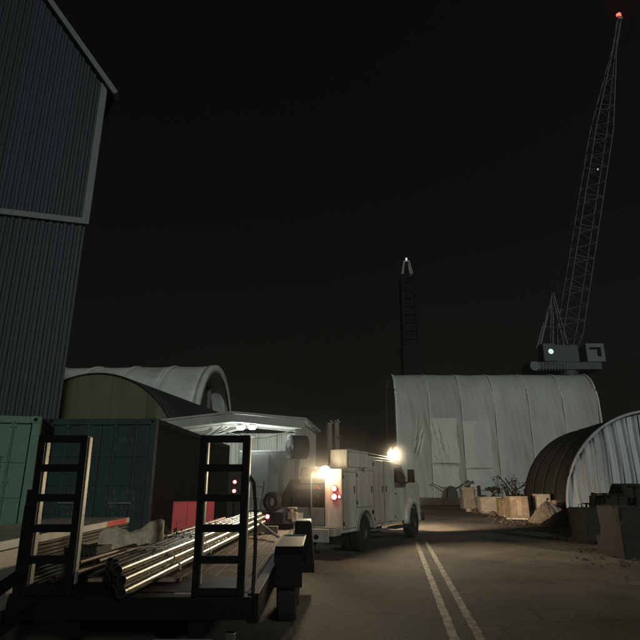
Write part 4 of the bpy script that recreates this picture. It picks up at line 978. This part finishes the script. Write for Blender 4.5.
heap('rubble_heap', 'brown rubble heap behind the pointed tarp', (PX(560, 29, 520), 28.6, 0), 1.0, .8, .95, 'dconcrete', 5)
q = MB(); q.box((-.5, 0, .62), (.55, .5, .95)); o = q.build('beam_offcut', 'crate', bevel=.02); o.location = (PX(562, 29.6, 500), 29.6, 0)
tag(o, 'squared brown timber baulk on the rubble beside the white cabinet', 'timber')
MB().box((-.4, .1, 0), (.45, .45, .62)).build('trestle', 'rust', o)
# rusty machine parts and concrete blocks at the right edge
def rb_block(label, px0, px1, pyb, pyt, dep, m, rz, seed):
    rnd = random.Random(seed); t, hw_, h, Y = block(label, 'concrete block', 'barrier_block', px0, px1, pyb, pyt, dep, m, rz, grp='brown concrete blocks along the right edge')
    q = chunk(-hw_, hw_, 0, dep, 0, h, .035, seed, 7); q.build('block', m, t)
    for xx in (-hw_ * .4, hw_ * .4):
        q = MB(); q.tube([(xx - .06, dep * .5, h - .02), (xx - .05, dep * .5, h + .09), (xx + .05, dep * .5, h + .09), (xx + .06, dep * .5, h - .02)], .014, 6); q.build('lifting_eye', 'rust', t)
    return t, hw_, h, Y
rb_block('brown concrete block standing at the near corner of the curtain shelter', 588, 608, 545, 508, 1.0, 'darkconcrete', R(3), 1)
rb_block('low brown concrete block lying between two taller ones', 610, 624, 556, 537, .8, 'darkconcrete', R(-6), 2)
rb_block('tallest dark concrete block at the right edge of the photo', 625, 650, 560, 506, 1.0, 'darkconcrete', R(2), 3)
for i, (px, Y_, w_, d_2, h_, rz_, m_n, lab_) in enumerate((
    (566, 25.0, .9, .6, .55, 25, 'dconcrete', 'tilted brown concrete lump left of the scrap before the curtain'),
    (575, 23.2, .7, .6, .8, -15, 'darkconcrete', 'upright dark concrete lump before the corner of the curtain'),
    (584, 20.4, 1.0, .5, .35, 12, 'darkconcrete', 'flat dark slab lying on the ground left of the brown block'),
    (597, 18.6, .5, .45, .4, 40, 'dconcrete', 'small brown lump in front of the brown block'),
    (612, 20.6, 1.2, .8, 1.35, -8, 'darkconcrete', 'tall dark block behind the low brown block'),
    (622, 16.8, .55, .5, .42, 30, 'dconcrete', 'small brown lump at the foot of the tallest block'),
    (606, 16.9, .8, .3, .12, -20, 'dconcrete', 'broken slab piece lying at the road edge by the low block'),
    (634, 21.0, 1.0, .9, 1.75, 5, 'darkconcrete', 'tall dark block behind the tallest block at the right edge'),
    (556, 26.6, .6, .5, .4, 50, 'dconcrete', 'brown lump between the pointed tarp and the low dark heap'),
    (531, 30.6, .5, .4, .35, 20, 'concrete', 'pale lump lying right of the large wooden crate'))):
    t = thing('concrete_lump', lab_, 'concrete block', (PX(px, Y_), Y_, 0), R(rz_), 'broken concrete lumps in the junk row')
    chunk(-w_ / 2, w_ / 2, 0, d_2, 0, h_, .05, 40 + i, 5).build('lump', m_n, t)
def machine(label, px, Y, s, seed, zb=0):
    rnd = random.Random(seed); t = thing('scrap_machine', label, 'scrap metal', (PX(px, Y), Y, zb), R(rnd.uniform(-20, 20)))
    MB().box((-.45 * s, -.3 * s, 0), (.45 * s, .3 * s, .55 * s)).build('housing', 'rust', t, bevel=.05)
    MB().tube([(-.62 * s, 0, .35 * s), (.62 * s, 0, .35 * s)], .2 * s, 16).build('shaft', 'rust', t)
    MB().ring((.5 * s, 0, .35 * s), (.58 * s, 0, .35 * s), .18 * s, .34 * s, 20).build('flange', 'rust', t)
    MB().box((-.15 * s, -.1 * s, .55 * s), (.2 * s, .15 * s, .95 * s)).build('valve_body', 'rust', t, bevel=.03)
    MB().tube([(.02 * s, 0, .95 * s), (.02 * s, 0, 1.25 * s)], .04 * s, 8).build('spindle', 'rust', t)
    q = MB(); q.ring((.02 * s, 0, 1.2 * s), (.02 * s, 0, 1.24 * s), .14 * s, .18 * s, 18); q.bar((-.14 * s, 0, 1.22 * s), (.18 * s, 0, 1.22 * s), .03 * s); q.build('hand_wheel', 'rust', t)
    return t
machine('rusty valve assembly on the ground left of the brown block by the curtain', 583, 21.5, .85, 1)
machine('rusty pump piled behind the low block', 603, 20.0, 1.15, 2)
machine('rusty gearbox half hidden behind the low block', 616, 18.8, 1.15, 3)
machine('rusty winch between the tallest block and the shelter', 633, 19.5, 1.35, 4)
machine('rusty winch farthest left of the scrap before the curtain', 594, 24.0, 1.1, 6)
q = MB()
for i in range(9):
    a = P(590 + i * 6, 520, 19.5); q.bar((a.x, 19.5 + random.uniform(-.5, .5), 0), (a.x + random.uniform(-.5, .5), 19.5 + random.uniform(-.4, .4), random.uniform(.9, 1.5)), random.uniform(.06, .16))
tag(q.build('scrap_posts', 'rust'), 'jumble of dark rusty bars leaning in front of the white curtain', 'scrap', kind='stuff')

# ================================================================== HAZE
hb = MB(); hb.box((-400, -395, -1), (400, 395, 130)); ho = hb.build('haze', 'black'); tag(ho, 'thin night haze over the whole yard', 'haze', kind='stuff')
hm = bpy.data.materials.new("haze"); hm.use_nodes = True; n = hm.node_tree; n.nodes.clear()
pv = n.nodes.new("ShaderNodeVolumePrincipled"); oo = n.nodes.new("ShaderNodeOutputMaterial"); n.links.new(pv.outputs[0], oo.inputs['Volume'])
pv.inputs['Color'].default_value = (.9, .9, .88, 1); pv.inputs['Density'].default_value = .0008; pv.inputs['Anisotropy'].default_value = .5
ho.data.materials[0] = hm

# smoke drifting round the back of the truck
bm_ = MB(); nu, nv = 20, 12
bm_.sheet([[Vector((2.1 * math.sin(math.pi * i / nv) * math.cos(2 * math.pi * j / nu), 1.5 * math.sin(math.pi * i / nv) * math.sin(2 * math.pi * j / nu), 1.7 * math.cos(math.pi * i / nv))) for j in range(nu + 1)] for i in range(nv, -1, -1)])
so_ = bm_.build('smoke', 'black'); so_.location = (-.10, 14.3, 2.15); tag(so_, 'thin grey exhaust smoke glowing round the floodlight at the back of the white truck', 'smoke', kind='stuff')
m2 = bpy.data.materials.new("smoke"); m2.use_nodes = True; n = m2.node_tree; n.nodes.clear()
pv = n.nodes.new("ShaderNodeVolumePrincipled"); oo = n.nodes.new("ShaderNodeOutputMaterial"); n.links.new(pv.outputs[0], oo.inputs['Volume'])
t = n.nodes.new("ShaderNodeTexCoord"); mp = n.nodes.new("ShaderNodeMapping"); n.links.new(t.outputs['Object'], mp.inputs[0]); mp.inputs['Scale'].default_value = (1 / 2.1, 1 / 1.5, 1 / 1.7)
ln = n.nodes.new("ShaderNodeVectorMath"); ln.operation = 'LENGTH'; n.links.new(mp.outputs[0], ln.inputs[0])
fo = n.nodes.new("ShaderNodeMapRange"); fo.interpolation_type = 'SMOOTHSTEP'; fo.inputs[1].default_value = .1; fo.inputs[2].default_value = .97; fo.inputs[3].default_value = .085; fo.inputs[4].default_value = 0; n.links.new(ln.outputs['Value'], fo.inputs[0])
n.links.new(fo.outputs[0], pv.inputs['Density']); sc.cycles.volume_step_rate = 2.5
pv.inputs['Color'].default_value = (.85, .82, .78, 1); pv.inputs['Anisotropy'].default_value = .45
so_.data.materials[0] = m2
halo_puff = so_.copy(); col.objects.link(halo_puff); halo_puff.scale = (.42, .5, .42); halo_puff.location = mtk @ (f2 + Vector((0, -.25, -.02))); halo_puff['label'] = 'small added halo puff glowing round the floodlight above the truck cab'  # no smoke here, volume added to give this lamp a bloom-like halo
